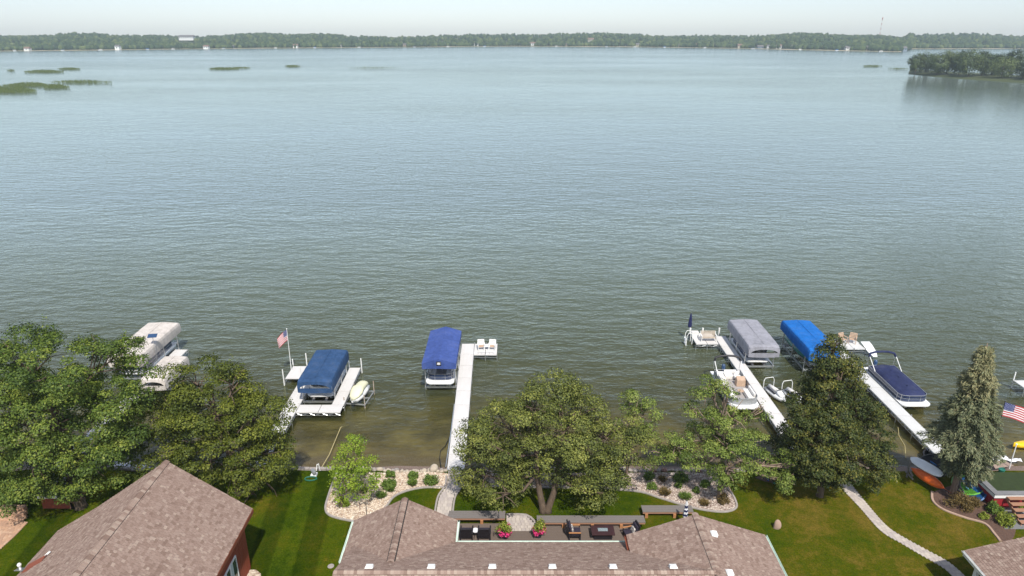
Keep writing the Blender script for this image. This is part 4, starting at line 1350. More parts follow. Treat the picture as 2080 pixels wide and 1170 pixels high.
# ------------------------------------------------------------------ deck of the middle house
DK = thing('wooden_deck', 'weathered brown board deck between the two wings of the middle house', 'deck', (0, 0, 0))
DY0, DY1 = 29.92, 35.0
bd = unit_mesh('deck_wood', 'deck_board', 0.02)
y = DY0 + 0.07
while y < DY1 - 0.05:
    if y < 34.25:
        piece('deck_board', bd, DK, (2.0, y, 0.985), (0, 0, 0), (11.4, 0.132, 0.03))
    else:
        piece('deck_board', bd, DK, (-2.0, y, 0.985), (0, 0, 0), (3.4, 0.132, 0.03))
        piece('deck_board', bd, DK, (4.6, y, 0.985), (0, 0, 0), (6.2, 0.132, 0.03))
    y += 0.14
MB().box(-3.7, 7.7, DY0, 34.18, 0.80, 0.965).build('deck_frame', 'deck_wood', DK)
def bench(label, x0, x1, y0, y1, ztop, m, posts, zb=1.0, name='deck_bench'):
    r = thing(name, label, 'bench', ((x0 + x1) / 2, (y0 + y1) / 2, zb), 0, 'plank benches around the deck')
    h = (x1 - x0) / 2; w = (y1 - y0); n = max(2, round(w / 0.19))
    b_ = unit_mesh(m, 'seat_plank', 0.02)
    for k in range(n):
        piece('seat_plank', b_, r, (0, -w / 2 + w * (k + 0.5) / n, ztop - zb - 0.025), (0, 0, 0), (2 * h, w / n - 0.012, 0.05))
    MB().box(-h + 0.02, h - 0.02, -w / 2 + 0.005, -w / 2 + 0.05, ztop - zb - 0.16, ztop - zb - 0.052).build('apron', 'step_wood', r)
    for px_ in posts:
        MB().box(px_ - r.location.x - 0.09, px_ - r.location.x + 0.09, -w / 2 - 0.06, -w / 2 + 0.10, 0, ztop - zb - 0.165).build('leg', 'post_wood', r)
        MB().box(px_ - r.location.x - 0.08, px_ - r.location.x + 0.08, w / 2 - 0.2, w / 2 - 0.02, -0.2, ztop - zb - 0.06).build('leg', 'post_wood', r)
    return r
bench('grey plank bench on the left side of the deck in dappled shade', -4.0, -0.42, 34.95, 35.65, 1.42, 'deck_grey', [-1.9])
bench('long grey plank bench on the lake side of the deck right of the flower pots', 1.55, 8.3, 34.55, 35.2, 1.42, 'deck_grey', [1.95, 3.2, 5.0, 6.8])
bench('grey plank bench set back on the lawn behind the closed striped umbrella', 8.35, 11.6, 35.75, 36.4, 1.25, 'deck_grey', [8.6, 10.4], 0.8)

# paver landing on the deck's lake side
PAV = [unit_mesh('paver_' + c, 'paver', 0.04) for c in 'abc']
BRK = [unit_mesh('brick_' + c, 'brick', 0.04) for c in 'abc']
def strip_pave(parent, left, right, unit, meshes, z, name='paver', wmin=0.22, wmax=0.42):
    """rows of pavers between two edge lines"""
    left = [Vector(p) for p in left]; right = [Vector(p) for p in right]
    def walk(pl):
        d = [0]
        for a, b_ in zip(pl, pl[1:]): d.append(d[-1] + (b_ - a).length)
        return d
    dl, dr = walk(left), walk(right)
    def at(pl, dd, t):
        s = t * dd[-1]
        for i in range(len(pl) - 1):
            if s <= dd[i + 1] or i == len(pl) - 2:
                return pl[i].lerp(pl[i + 1], (s - dd[i]) / max(1e-6, dd[i + 1] - dd[i]))
    L = (dl[-1] + dr[-1]) / 2
    n = max(1, int(L / unit))
    for i in range(n):
        t = (i + 0.5) / n
        a, b_ = at(left, dl, t), at(right, dr, t)
        w = (b_ - a).length; d = (b_ - a).normalized()
        rz = math.atan2(d.y, d.x)
        s = 0.0
        first = True
        while s < w - 0.06:
            pw = random.uniform(wmin, wmax) * (0.6 if first and i % 2 else 1)
            first = False
            if w - (s + pw) < 0.13: pw = w - s
            c = a + d * (s + pw / 2)
            piece(name, random.choice(meshes), parent, (c.x, c.y, z + random.uniform(-0.003, 0.003)), (0, 0, rz), (pw - 0.014, L / n - 0.014, 0.06))
            s += pw
def ground_strip(name, left, right, z, m):
    mb = MB()
    mb.grid([[(p[0], p[1], z) for p in left], [(p[0], p[1], z) for p in right]])
    return struct(mb.build(name, m))
def edging(label, pts, w=0.13, z=0.8, h=0.09, m='edging'):
    r = tag(None or MB().build('garden_edging', m), label, 'edging', 'kerbs of the garden beds')
    bpy.data.objects.remove(r)
    mb = MB()
    P = [Vector((p[0], p[1], 0)) for p in pts]
    rows = []
    for i, p in enumerate(P):
        d = (P[min(i + 1, len(P) - 1)] - P[max(i - 1, 0)]).normalized()
        s = Vector((-d.y, d.x, 0)) * w / 2
        rows.append([(p.x - s.x, p.y - s.y, z - 0.02), (p.x - s.x, p.y - s.y, z + h), (p.x + s.x, p.y + s.y, z + h), (p.x + s.x, p.y + s.y, z - 0.02)])
    mb.grid(rows)
    mb.f.append((0, 1, 2, 3)); mb.t.append(0.5)
    o = len(mb.v); mb.f.append((o - 1, o - 2, o - 3, o - 4)); mb.t.append(0.5)
    return tag(mb.build('garden_edging', m, bevel=0.02), label, 'edging', 'kerbs of the garden beds')
def smooth_path(px, z=0.8, k=6):
    P = [G(u, v, z) for u, v in px]
    out_ = []
    for i in range(len(P) - 1):
        p0, p1, p2, p3 = P[max(i - 1, 0)], P[i], P[i + 1], P[min(i + 2, len(P) - 1)]
        for j in range(k):
            t = j / k
            out_.append(0.5 * ((2 * p1) + (p2 - p0) * t + (2 * p0 - 5 * p1 + 4 * p2 - p3) * t * t + (3 * p1 - p0 - 3 * p2 + p3) * t ** 3))
    out_.append(P[-1])
    return out_
lf = smooth_path([(911, 955), (909, 975), (907, 988), (893, 1009), (887, 1038), (886, 1050)])
rt = smooth_path([(935, 955), (935, 975), (934, 990), (922, 1009), (917, 1038), (920, 1048)])
pth = ground_strip('path', lf, rt, 0.806, 'joint_sand')
strip_pave(pth, lf, rt, 0.30, PAV, 0.81)
edging('kerb along the left edge of the pale paver path', [p + Vector((-0.1, 0, 0)) for p in lf[4:]], 0.12)
edging('kerb along the right edge of the pale paver path', [p + Vector((0.1, 0, 0)) for p in rt[4:]], 0.12)
# rounded landing
ll = [Vector((-0.36, 34.3, 0)), Vector((-0.36, 35.0, 0)), Vector((-0.36, 35.75, 0))]
rr = [Vector((1.42, 34.3, 0)), Vector((1.40, 35.0, 0)), Vector((0.9, 35.75, 0))]
lnd = ground_strip('paver_landing', ll, rr, 0.93, 'joint_sand')
strip_pave(lnd, ll, rr, 0.25, PAV, 0.945, wmin=0.2, wmax=0.3)
edging('rounded kerb around the paver landing of the deck', [(1.52, 34.35), (1.52, 34.9), (1.42, 35.25), (1.2, 35.6), (0.9, 35.85), (0.4, 35.9), (-0.36, 35.9)], 0.14, 0.8, 0.18)
# right garden path
lf = smooth_path([(1702, 985), (1746, 1031), (1788, 1078), (1829, 1103), (1866, 1125), (1919, 1156), (1945, 1185)])
rt = smooth_path([(1724, 978), (1767, 1031), (1804, 1071), (1843, 1096), (1885, 1119), (1931, 1145), (1975, 1185)])
pth2 = ground_strip('path', lf, rt, 0.806, 'joint_sand')
strip_pave(pth2, lf, rt, 0.235, PAV, 0.805, wmin=0.2, wmax=0.36)
# left brick patio
lf = [G(-40, 1045), G(-40, 1090), G(-40, 1140)]
rt = [G(56, 1062), G(30, 1090), G(-10, 1125)]
pat = ground_strip('patio', lf, rt, 0.806, 'joint_sand')
strip_pave(pat, lf, rt, 0.21, BRK, 0.815, 'brick', 0.2, 0.24)
stp = thing('patio_steps', 'salmon block steps at the top of the brick patio at far left', 'steps', G(25, 1058))
for k in range(3):
    MB().box(-1.4 + 0.1 * k, 0.75 - 0.22 * k, 0.35 * k, 0.35 * k + 0.36, 0, 0.14 * (k + 1)).build('step', 'brick_a', stp, bevel=0.02)

# ---- deck furniture
def club_chair(label, loc, rz, pillow=False, group=None, armm='post_wood'):
    """black wicker armchair, back towards +y of its own axes"""
    r = thing('armchair', label, 'chair', loc, rz, group)
    for sx in (-1, 1):
        MB().box(sx * 0.36 - 0.04, sx * 0.36 + 0.04, -0.38, 0.36, 0.54, 0.60).build('armrest', armm, r, bevel=0.01)
        for yy in (-0.34, 0.32):
            MB().box(sx * 0.36 - 0.03, sx * 0.36 + 0.03, yy - 0.03, yy + 0.03, 0, 0.54).build('leg', 'wicker_black', r)
    MB().box(-0.32, 0.32, -0.38, 0.30, 0.24, 0.32).build('seat_frame', 'wicker_black', r)
    MB().box(-0.31, 0.31, -0.38, 0.22, 0.321, 0.45).build('seat_cushion', 'cushion_dark', r, bevel=0.04)
    MB().obox((0, 0.36, 0.66), (0.66, 0.09, 0.75), 0, math.radians(-14)).build('backrest', 'wicker_black', r, bevel=0.02)
    MB().obox((0, 0.25, 0.70), (0.60, 0.12, 0.56), 0, math.radians(-14)).build('back_cushion', 'cushion_dark', r, bevel=0.04)
    if pillow:
        MB().obox((0, 0.13, 0.62), (0.42, 0.12, 0.34), 0, math.radians(-18)).build('pillow', 'pillow', r, bevel=0.05)
    return r
DZ = 1.0
for u, lb in ((948, 'black armchair seen from behind at the left end of the deck'), (984, 'black armchair seen from behind, right of the round table')):
    g = G(u, 1094, DZ)
    club_chair(lb, (g.x, g.y + 0.1, DZ), math.pi, group='deck armchairs', armm='wicker_black')
g = G(966, 1092, DZ)
rt_ = thing('side_table', 'small round table with pale top between two black armchairs', 'table', (g.x, g.y + 0.05, DZ))
MB().lathe([(0.02, 0.50), (0.21, 0.50), (0.21, 0.53), (0.02, 0.53)], 20).build('table_top', 'sky_white' if 'sky_white' in M else 'foam_white', rt_)
for k in range(3):
    a = k * 2.1
    MB().tube([(0.2 * math.cos(a), 0.2 * math.sin(a), 0), (0.05 * math.cos(a), 0.05 * math.sin(a), 0.28), (0.15 * math.cos(a), 0.15 * math.sin(a), 0.5)], 0.018, 5).build('leg', 'black_plastic', rt_)
g = G(1163, 1092, DZ)
club_chair('dark armchair with striped pillow left of the fire table', (g.x + 0.1, g.y + 0.1, DZ), math.radians(90), True, 'deck armchairs')
g = G(1276, 1095, DZ)
club_chair('dark armchair right of the fire table, half under the roof edge', (g.x + 0.15, g.y + 0.1, DZ), math.radians(-75), True, 'deck armchairs')
g = G(1224, 1092, DZ)
ft = thing('fire_table', 'dark brown rectangular fire table with glass beads in its middle', 'fire table', (g.x, g.y + 0.1, DZ))
MB().box(-0.55, 0.55, -0.28, 0.28, 0, 0.42).build('base', 'wicker_black', ft)
MB().box(-0.70, 0.70, -0.42, 0.42, 0.421, 0.50).build('table_top', 'table_brown', ft, bevel=0.01)
MB().box(-0.30, 0.30, -0.13, 0.13, 0.501, 0.54).build('burner_tray', 'fire_glass', ft, bevel=0.01)
g = G(1383, 1058, 1.0)
closed_umbrella('closed black and white striped umbrella beside the right wing roof', (g.x + 0.15, g.y - 0.3, 0.8), ['umbrella_white', 'umbrella_navy', 'umbrella_white', 'umbrella_navy', 'umbrella_white', 'umbrella_navy', 'umbrella_white', 'umbrella_white'], 2.0, 0.15)

# ------------------------------------------------------------------ plants
def leaf_ball(cen, rad, n, size, up=0.5):
    """leaf positions in a soft clump"""
    d = RNG.normal(size=(n, 3)); d /= np.linalg.norm(d, axis=1, keepdims=True)
    r = RNG.uniform(0.25, 1.0, n) ** 0.5
    p = np.asarray(cen) + d * r[:, None] * np.asarray(rad)
    nr = d * 0.7 + RNG.normal(size=(n, 3)) * 0.55 + np.array([0, 0, up])
    return p, nr, RNG.uniform(0.7, 1.3, n) * size

def planter(label, loc, group):
    r = thing('flower_pot', label, 'flower pot', loc, 0, group)
    MB().lathe([(0.16, 0), (0.20, 0.35), (0.23, 0.38), (0.23, 0.42), (0.19, 0.42), (0.17, 0.36), (0.02, 0.35)], 16).build('pot', 'planter_slate', r)
    A = [leaf_ball((RNG.normal() * 0.2, RNG.normal() * 0.2, 0.55 + RNG.uniform(0, 0.35)), 0.24, 60, 0.10) for _ in range(10)]
    quad_cloud('foliage', np.concatenate([a[0] for a in A]), np.concatenate([a[1] for a in A]), np.concatenate([a[2] for a in A]), RNG.uniform(0, 1, 600), 'leaf_lime', r)
    A = [leaf_ball((math.cos(k) * 0.33, -abs(math.sin(k)) * 0.28 - 0.05, 0.42 + RNG.uniform(0, 0.22)), 0.15, 34, 0.09, 0.2) for k in range(7)] + [leaf_ball((0.22, 0.25, 0.8), 0.14, 14, 0.09)]
    for a in A:
        quad_cloud('flower_bunch', a[0], a[1], a[2], RNG.uniform(0, 0.8, len(a[0])) ** 1.3, 'petal', r, aspect=1.1)
g = G(1025, 1092, DZ); planter('slate pot of pink flowers left of the paver landing', (g.x, g.y, DZ), 'deck flower pots')
g = G(1094, 1090, DZ); planter('slate pot of pink flowers right of the paver landing', (g.x, g.y, DZ), 'deck flower pots')

def tree(name, label, base, lobes, leafm, leaf=0.17, barkm='bark', tr=0.22, dens=1.0, clump=0.5, hollow=0.5, trunks=1, bare=0.0, lean=(0, 0), seed=1, limb_r=0.07, perclump=58, flat=1.0):
    """lobes: (u, v, rx px, ry px, dy m): crown masses; leaves in clumps near their surface"""
    global RNG
    RNG = np.random.default_rng(seed)
    rnd = random.Random(seed)
    base = Vector(base)
    r = thing(name, label, 'tree', base)
    E_ = []
    for u, v, a, b_, dy in lobes:
        p = AT(u, v, base.y + dy)
        k = depth(p) / FPX
        E_.append((np.array(p - base), np.array([a * k, (a + b_) / 2 * k * flat, b_ * k * 1.02])))
    cl = []
    for i, (c, rad) in enumerate(E_):
        area = 4 * math.pi * ((rad[0] * rad[1]) ** 1.6 / 3 + (rad[0] * rad[2]) ** 1.6 / 3 + (rad[1] * rad[2]) ** 1.6 / 3) ** (1 / 1.6)
        n_ = max(3, int(area * 0.80 / (math.pi * clump * clump) * dens))
        d = RNG.normal(size=(n_, 3)); d /= np.linalg.norm(d, axis=1, keepdims=True)
        rr_ = 1.0 - hollow * RNG.uniform(0, 1, n_) ** 1.5
        lump = 1 + 0.16 * np.sin(d[:, 0] * 5 + i) * np.sin(d[:, 2] * 6 + 2 * i) + 0.10 * np.sin(d[:, 1] * 9 + 3 * i)
        pts = c + d * rad * (rr_ * lump)[:, None] * (1 + 0.09 * RNG.normal(size=(n_, 1)))
        for j in range(n_):
            p = pts[j]
            if p[2] < 0.9: continue
            ins = False
            for q, (c2, r2) in enumerate(E_):
                if q != i and (((p - c2) / (r2 * 0.72)) ** 2).sum() < 1:
                    ins = True; break
            if ins and RNG.uniform() < 0.85: continue
            cl.append((p, d[j]))
    P, Nn, Sz, T = [], [], [], []
    allc = np.array([c[0] for c in cl])
    zlo, zhi = allc[:, 2].min(), allc[:, 2].max()
    for p, d in cl:
        s = clump * rnd.choice((0.55, 0.8, 1.0, 1.3))
        n_ = int(perclump * 4.6 * (s / 0.6) ** 2 * (0.14 / leaf) ** 1.5)
        q = RNG.normal(size=(n_, 3)); q[:, 2] = np.where(q[:, 2] < -0.35, -q[:, 2], q[:, 2]); q /= np.linalg.norm(q, axis=1, keepdims=True)
        bump_ = 1 + 0.22 * np.sin(q[:, 0] * 6 + s * 40) * np.sin(q[:, 1] * 6 + s * 70) + 0.12 * np.sin(q[:, 2] * 11)
        rad_ = RNG.uniform(0.62, 1.05, n_) * bump_
        a = p + q * rad_[:, None] * np.array([s * 1.05, s * 1.05, s * 0.72])
        nr = q * 0.9 + d * 0.25 + RNG.normal(size=(n_, 3)) * 0.42 + np.array([0, 0, 0.35])
        sz = RNG.uniform(0.65, 1.3, n_) * leaf
        P.append(a); Nn.append(nr); Sz.append(sz)
        T.append(np.clip(RNG.normal(0.42 + rnd.gauss(0, 0.15), 0.2, n_), 0, 1))
    # loose upright shoots that break the outline
    for _ in range(int(len(cl) * 0.10)):
        p, d = cl[rnd.randrange(len(cl))]
        if d[2] < 0.15: continue
        k_ = rnd.randint(16, 30)
        ln = np.sort(RNG.uniform(0, 1, k_))[:, None]
        dirv = d * 0.5 + np.array([0, 0, 0.7])
        a = p + dirv * (0.3 + ln * rnd.uniform(0.5, 1.1)) * clump * 1.5 + RNG.normal(size=(k_, 3)) * 0.10
        P.append(a); Nn.append(RNG.normal(size=(k_, 3)) + np.array([0, 0, 0.4])); Sz.append(RNG.uniform(0.7, 1.2, k_) * leaf * 0.85); T.append(np.clip(RNG.normal(0.6, 0.2, k_), 0, 1))
    crown = quad_cloud('crown', np.concatenate(P), np.concatenate(Nn), np.concatenate(Sz), np.concatenate(T), leafm, r)
    # trunk and limbs
    ctr = allc.mean(0)
    fork = Vector((ctr[0] * 0.35 + lean[0], ctr[1] * 0.35 + lean[1], max(1.6, zlo + 0.30 * (zhi - zlo)))) if trunks == 1 else None
    stems = []
    for t in range(trunks):
        off = Vector((0.16 * (t - (trunks - 1) / 2) * 2, 0, 0))
        f = fork if trunks == 1 else Vector((ctr[0] * 0.4 + (t - 0.5) * 1.3, ctr[1] * 0.3, max(1.8, zlo + 0.22 * (zhi - zlo))))
        mid = (off + f) / 2 + Vector((rnd.uniform(-0.1, 0.1), 0, 0))
        topz = zlo + 0.8 * (zhi - zlo)
        tip = Vector((ctr[0] * 0.8 + off.x * 4, ctr[1] * 0.8, topz))
        MB().tube([off + Vector((0, 0, -0.15)), off * 1.0 + Vector((0, 0, 0.25)), mid, f, f.lerp(tip, 0.5) + Vector((rnd.uniform(-0.3, 0.3), 0.2, 0)), tip], [tr * 1.5, tr * 1.12, tr * 0.95, tr * 0.8, tr * 0.45, tr * 0.12], 9).build('trunk', barkm, r, smooth=True)
        stems.append((f, tip))
    lb = MB()
    for c, rad in E_:
        c = Vector(c)
        f, tip = min(stems, key=lambda s_: (s_[0] - c).length)
        st_ = f.lerp(tip, min(0.8, max(0.0, (c.z - f.z) / max(0.1, tip.z - f.z) * 0.6)))
        m_ = st_.lerp(c, 0.5) + Vector((rnd.uniform(-0.4, 0.4), rnd.uniform(-0.4, 0.4), -0.25))
        lb.tube([st_, m_, c], [limb_r * 1.6, limb_r * 1.1, limb_r * 0.6], 6)
        for _ in range(7):
            e = c + Vector((rnd.gauss(0, 1), rnd.gauss(0, 1), rnd.gauss(0.2, 0.9))).normalized() * float(rad.mean()) * rnd.uniform(0.7, 1.0 + bare)
            m2 = c.lerp(e, 0.5) + Vector((rnd.uniform(-0.2, 0.2), rnd.uniform(-0.2, 0.2), 0.1))
            lb.tube([m_.lerp(c, rnd.uniform(0.2, 1)), m2, e], [limb_r * 0.7, limb_r * 0.45, limb_r * 0.16], 5)
    lb.build('limbs', barkm, r, smooth=True)
    return r

tree('maple_tree', 'large leafy green tree filling the left edge, above the brick patio', G(165, 1030), [
    (55, 745, 85, 70, 0.6), (120, 760, 90, 70, -0.5), (215, 740, 75, 62, 0.5), (10, 850, 90, 85, -0.8), (110, 850, 100, 85, 0.0), (225, 840, 72, 80, 0.3),
    (60, 940, 95, 80, -1.0), (165, 930, 95, 70, -0.5), (-40, 770, 80, 80, 0.5), (20, 1010, 60, 45, -0.6), (120, 985, 55, 40, -0.3), (-70, 920, 90, 80, 0.0), (215, 930, 48, 55, 0.4)], 'leaf_maple', 0.140, tr=0.30, clump=0.70, seed=3, perclump=58, lean=(0.2, 0))
tree('ash_tree', 'broad olive green tree between the red house and the U-shaped dock', G(487, 1003), [
    (395, 775, 42, 55, 0.4), (475, 785, 42, 52, -0.4), (435, 840, 90, 60, 0.0), (350, 850, 62, 55, 0.5), (520, 850, 58, 55, -0.5), (430, 910, 115, 65, 0.0),
    (330, 920, 60, 55, 0.4), (540, 930, 58, 60, -0.4), (480, 965, 80, 45, -0.5), (400, 950, 70, 45, 0.5), (545, 985, 45, 40, 0.0), (512, 1005, 50, 26, -0.8)], 'leaf_ash', 0.138, tr=0.22, clump=0.60, seed=5, dens=1.0, perclump=52)
tree('oak_tree', 'big spreading olive tree with a forked trunk in the middle lawn', G(1108, 1040), [
    (1130, 800, 62, 45, 1.2), (1085, 830, 70, 45, 0.5), (1180, 840, 70, 48, 1.4), (1020, 855, 62, 48, 1.5), (985, 900, 55, 52, 0.5), (1070, 890, 85, 52, 0.9), (1160, 895, 85, 52, 0.4),
    (1235, 890, 62, 55, 1.3), (1275, 915, 48, 55, 0.7), (1040, 940, 80, 42, 1.5), (1150, 945, 90, 40, 1.2), (1230, 965, 70, 45, 0.1), (975, 965, 48, 40, 1.1), (1020, 1005, 40, 42, -1.4), (1205, 1005, 45, 30, -1.2)],
    'leaf_oak', 0.130, tr=0.21, clump=0.58, seed=8, dens=0.95, trunks=2, perclump=50, bare=0.1)
tree('elm_tree', 'slender light green tree right behind the big spreading tree', G(1272, 968), [
    (1283, 815, 22, 26, 0.2), (1310, 840, 32, 30, 0.0), (1285, 870, 34, 30, -0.2), (1320, 880, 22, 20, 0.3)], 'leaf_gnarly', 0.12, tr=0.10, clump=0.42, seed=9, limb_r=0.04, dens=0.9, perclump=44, barkm='bark_pale')
tree('gnarled_tree', 'bright green tree with bare crooked limbs showing, beside the gravel bed', G(1462, 1012), [
    (1440, 790, 32, 24, 0.6), (1478, 812, 22, 20, -0.4), (1402, 832, 14, 20, 0.4), (1485, 850, 44, 32, 0.2), (1445, 862, 36, 30, -0.3), (1530, 845, 22, 22, 0.3), (1425, 895, 42, 34, 0.4),
    (1370, 905, 30, 34, 0.0), (1345, 925, 24, 18, 0.2), (1395, 935, 34, 24, -0.3), (1475, 905, 40, 30, -0.6), (1520, 895, 34, 30, 0.4), (1540, 935, 40, 24, 0.0), (1480, 960, 38, 28, -0.8), (1475, 990, 22, 22, -1.0),
    (1602, 950, 18, 24, -0.6), (1598, 982, 18, 20, -0.9), (1565, 950, 26, 18, -0.2)], 'leaf_gnarly', 0.12, tr=0.20, clump=0.44, seed=12, dens=0.85, perclump=50, barkm='bark_pale', bare=0.45, limb_r=0.075)
_ll = []
_lr = random.Random(31)
for k in range(11):
    v_ = 702 + 26 * k
    w_ = 10 + (v_ - 690) / 275 * 134 * (1 if k < 9 else 0.84)
    n_ = 1 if k < 2 else (2 if k < 4 else (3 if k < 7 else 4))
    for q in range(n_):
        x_ = 0 if n_ == 1 else -1 + 2 * q / (n_ - 1)
        r_ = max(14, w_ / n_ * (1.0 if n_ > 1 else 0.9) * 1.15)
        _ll.append((1697 - 0.05 * (v_ - 700) + x_ * (w_ - r_ * 0.75) + _lr.uniform(-5, 5), v_ + _lr.uniform(-5, 5), r_, r_ * 0.72 + 6, _lr.uniform(-0.3, 0.9) if abs(x_) > 0.6 else -0.012 * w_ + 0.3))
tree('linden_tree', 'dark pyramid shaped tree in front of the bright blue canopy', G(1665, 1007), _ll, 'leaf_linden', 0.130, tr=0.20, clump=0.46, seed=15, dens=1.4, hollow=0.4, perclump=58)
tree('young_tree', 'small bright yellow-green young tree in the cream gravel bed', G(694, 1030), [
    (715, 905, 24, 24, 0.1), (725, 930, 32, 26, -0.1), (705, 950, 36, 30, 0.2), (740, 970, 30, 26, 0.0), (700, 980, 36, 26, -0.2), (735, 1000, 30, 18, 0.1), (700, 1008, 26, 16, -0.3), (695, 1025, 16, 12, -0.2)],
    'leaf_young', 0.12, tr=0.06, clump=0.34, seed=18, dens=0.9, limb_r=0.025, perclump=34, barkm='bark_pale')

# blue spruce: whorls of drooping boughs
def spruce(label, base, top, rad, seed=2):
    rnd = random.Random(seed)
    rng = np.random.default_rng(seed)
    base = Vector(base); top = Vector(top) - base
    r = thing('spruce_tree', label, 'tree', base)
    MB().tube([(0, 0, -0.1), (0, 0, 0.4), top * 0.5, top], [0.26, 0.2, 0.12, 0.02], 9).build('trunk', 'bark_pale', r, smooth=True)
    P, Nn, Sz, T, U = [], [], [], [], []
    bb = MB()
    z = 2.3
    while z < top.z - 0.1:
        t = z / top.z
        ax = top * t
        Lb = rad * (1 - t) ** 0.8 * (0.34 + 0.66 * min(1, max(0, (z - 1.9) / 2.0))) * (0.86 + 0.14 * math.sin(z * 3.1)) + 0.14
        nb = int(8 + 7 * (1 - t))
        ph = rnd.uniform(0, 6.28)
        for k in range(nb):
            a = ph + 2 * math.pi * k / nb + rnd.uniform(-0.2, 0.2)
            L = Lb * rnd.uniform(0.75, 1.12)
            d = Vector((math.cos(a), math.sin(a), 0))
            if z < 4.0 and d.x < -0.35: L *= 0.62      # low boughs shortened on this side to let sunlight onto the paddle board
            end = ax + d * L + Vector((0, 0, -0.22 * L + 0.05 - (0.25 if t < 0.3 else 0)))
            mid = ax + d * L * 0.5 + Vector((0, 0, 0.02 * L))
            bb.tube([ax, mid, end], [0.035, 0.025, 0.008], 4, False)
            m_ = int(16 + 42 * L)
            for s in range(m_):
                q = rnd.uniform(0.25, 1.05)
                c = (ax.lerp(mid, q * 2) if q < 0.5 else mid.lerp(end, (q - 0.5) * 2))
                sidev = Vector((-d.y, d.x, 0))
                wd = 0.34 * L * (1.15 - q) + 0.10
                c = c + sidev * rnd.gauss(0, wd * 0.55) + Vector((0, 0, -abs(rnd.gauss(0, 0.13)) + 0.05))
                for _ in range(3):
                    P.append(c + Vector((rnd.gauss(0, 0.05), rnd.gauss(0, 0.05), rnd.gauss(0, 0.05))))
                    Nn.append((rnd.gauss(0, 0.5) + d.x * 0.3, rnd.gauss(0, 0.5) + d.y * 0.3, 0.9))
                    U.append((d.x + rnd.gauss(0, 0.5), d.y + rnd.gauss(0, 0.5), -0.25 + rnd.gauss(0, 0.3)))
                    Sz.append(rnd.uniform(0.16, 0.30))
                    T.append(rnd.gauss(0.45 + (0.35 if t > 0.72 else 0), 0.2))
        z += 0.30
    tag(bb.build('boughs', 'bark', r), kind='stuff')
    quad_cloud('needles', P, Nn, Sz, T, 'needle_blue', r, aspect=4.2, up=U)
    return r
sb_ = G(1935, 1003)
spruce('tall grey-blue spruce beside the stored kayaks', sb_, AT(2006, 697, sb_.y + 0.2), 3.3)

def shrub(label, px, w, h, m, group, cat='shrub', blades=False, seed=1):
    global RNG
    RNG = np.random.default_rng(seed)
    g = G(*px)
    name = 'grass_clump' if blades else 'shrub'
    r = thing(name, label, cat, g, 0, group)
    if blades:
        n_ = int(260 * w)
        a = RNG.uniform(0, 6.283, n_); rr_ = RNG.uniform(0, 1, n_) ** 0.6
        d = np.stack([np.cos(a) * rr_ * w * 0.5, np.sin(a) * rr_ * w * 0.5, np.full(n_, h * 0.45)], 1)
        p = d * np.array([0.8, 0.8, 1]) + RNG.normal(size=(n_, 3)) * 0.03
        up = d * np.array([1.1, 1.1, 0]) + np.array([0, 0, 0.55 * h]) + RNG.normal(size=(n_, 3)) * 0.08
        nr = np.cross(up, RNG.normal(size=(n_, 3)))
        quad_cloud('blades', p, nr, RNG.uniform(0.7, 1.15, n_) * h * 1.1, RNG.normal(0.5, 0.22, n_), m, r, aspect=9, up=up)
        MB().lathe([(0.05 * w, 0), (0.10 * w, 0.04), (0.02, 0.10)], 8).build('crown_base', 'leaf_rust' if m == 'leaf_rust' else 'bark', r)
    else:
        A = []
        for _ in range(int(10 + 22 * w)):
            q = RNG.normal(size=3); q /= np.linalg.norm(q); q[2] = abs(q[2])
            c = q * np.array([w * 0.42, w * 0.36, h * 0.75]) * RNG.uniform(0.55, 1)
            A.append(leaf_ball(c + np.array([0, 0, h * 0.15]), 0.18 * max(0.6, w), 34, 0.11))
        n_ = sum(len(x[0]) for x in A)
        quad_cloud('foliage', np.concatenate([x[0] for x in A]), np.concatenate([x[1] for x in A]), np.concatenate([x[2] for x in A]), RNG.normal(0.5, 0.25, n_), m, r)
        sm = MB()
        for k in range(5):
            sm.tube([(0, 0, -0.02), (0.25 * w * math.cos(k * 1.3), 0.25 * w * math.sin(k * 1.3), h * 0.6)], [0.02, 0.008], 4)
        sm.build('stems', 'bark', r)
    return r
GB, GR = 'plants in the cream gravel bed', 'plants in the mixed gravel bed'
shrub('narrow green shrub near the rocks in the cream gravel bed, furthest from the house', (794, 970), 0.7, 0.75, 'leaf_shrub', GB, seed=1)
shrub('wide green shrub in front of the narrow one in the cream gravel bed', (791, 988), 1.1, 0.55, 'leaf_shrub', GB, seed=2)
shrub('small yellow-green grass clump below the two middle shrubs', (794, 998), 0.55, 0.45, 'leaf_shrub', GB, 'grass', True, 3)
shrub('grass clump right of the young tree', (775, 1011), 0.6, 0.5, 'leaf_shrub', GB, 'grass', True, 4)
shrub('green shrub close to the shore rocks, left of the wide bush by the path', (840, 970), 0.8, 0.5, 'leaf_shrub', GB, seed=5)
shrub('round grass clump below the shore shrub, left of the path bush', (838, 985), 0.7, 0.45, 'leaf_shrub', GB, 'grass', True, 6)
shrub('widest green bush in the cream gravel bed, beside the paver path', (876, 982), 1.15, 0.7, 'leaf_shrub', GB, seed=7)
shrub('low green shrub behind the foot of the young tree', (738, 1000), 0.6, 0.5, 'leaf_shrub', GB, seed=8)
shrub('leafy green shrub at the foot of the young tree', (699, 1026), 0.8, 0.55, 'leaf_young', GB, seed=9)
shrub('dark green shrub at the left top of the mixed gravel bed', (1318, 972), 0.8, 0.5, 'leaf_shrub', GR, seed=11)
shrub('green shrub under the spreading tree edge, second row of the mixed gravel bed', (1325, 993), 0.8, 0.5, 'leaf_shrub', GR, seed=12)
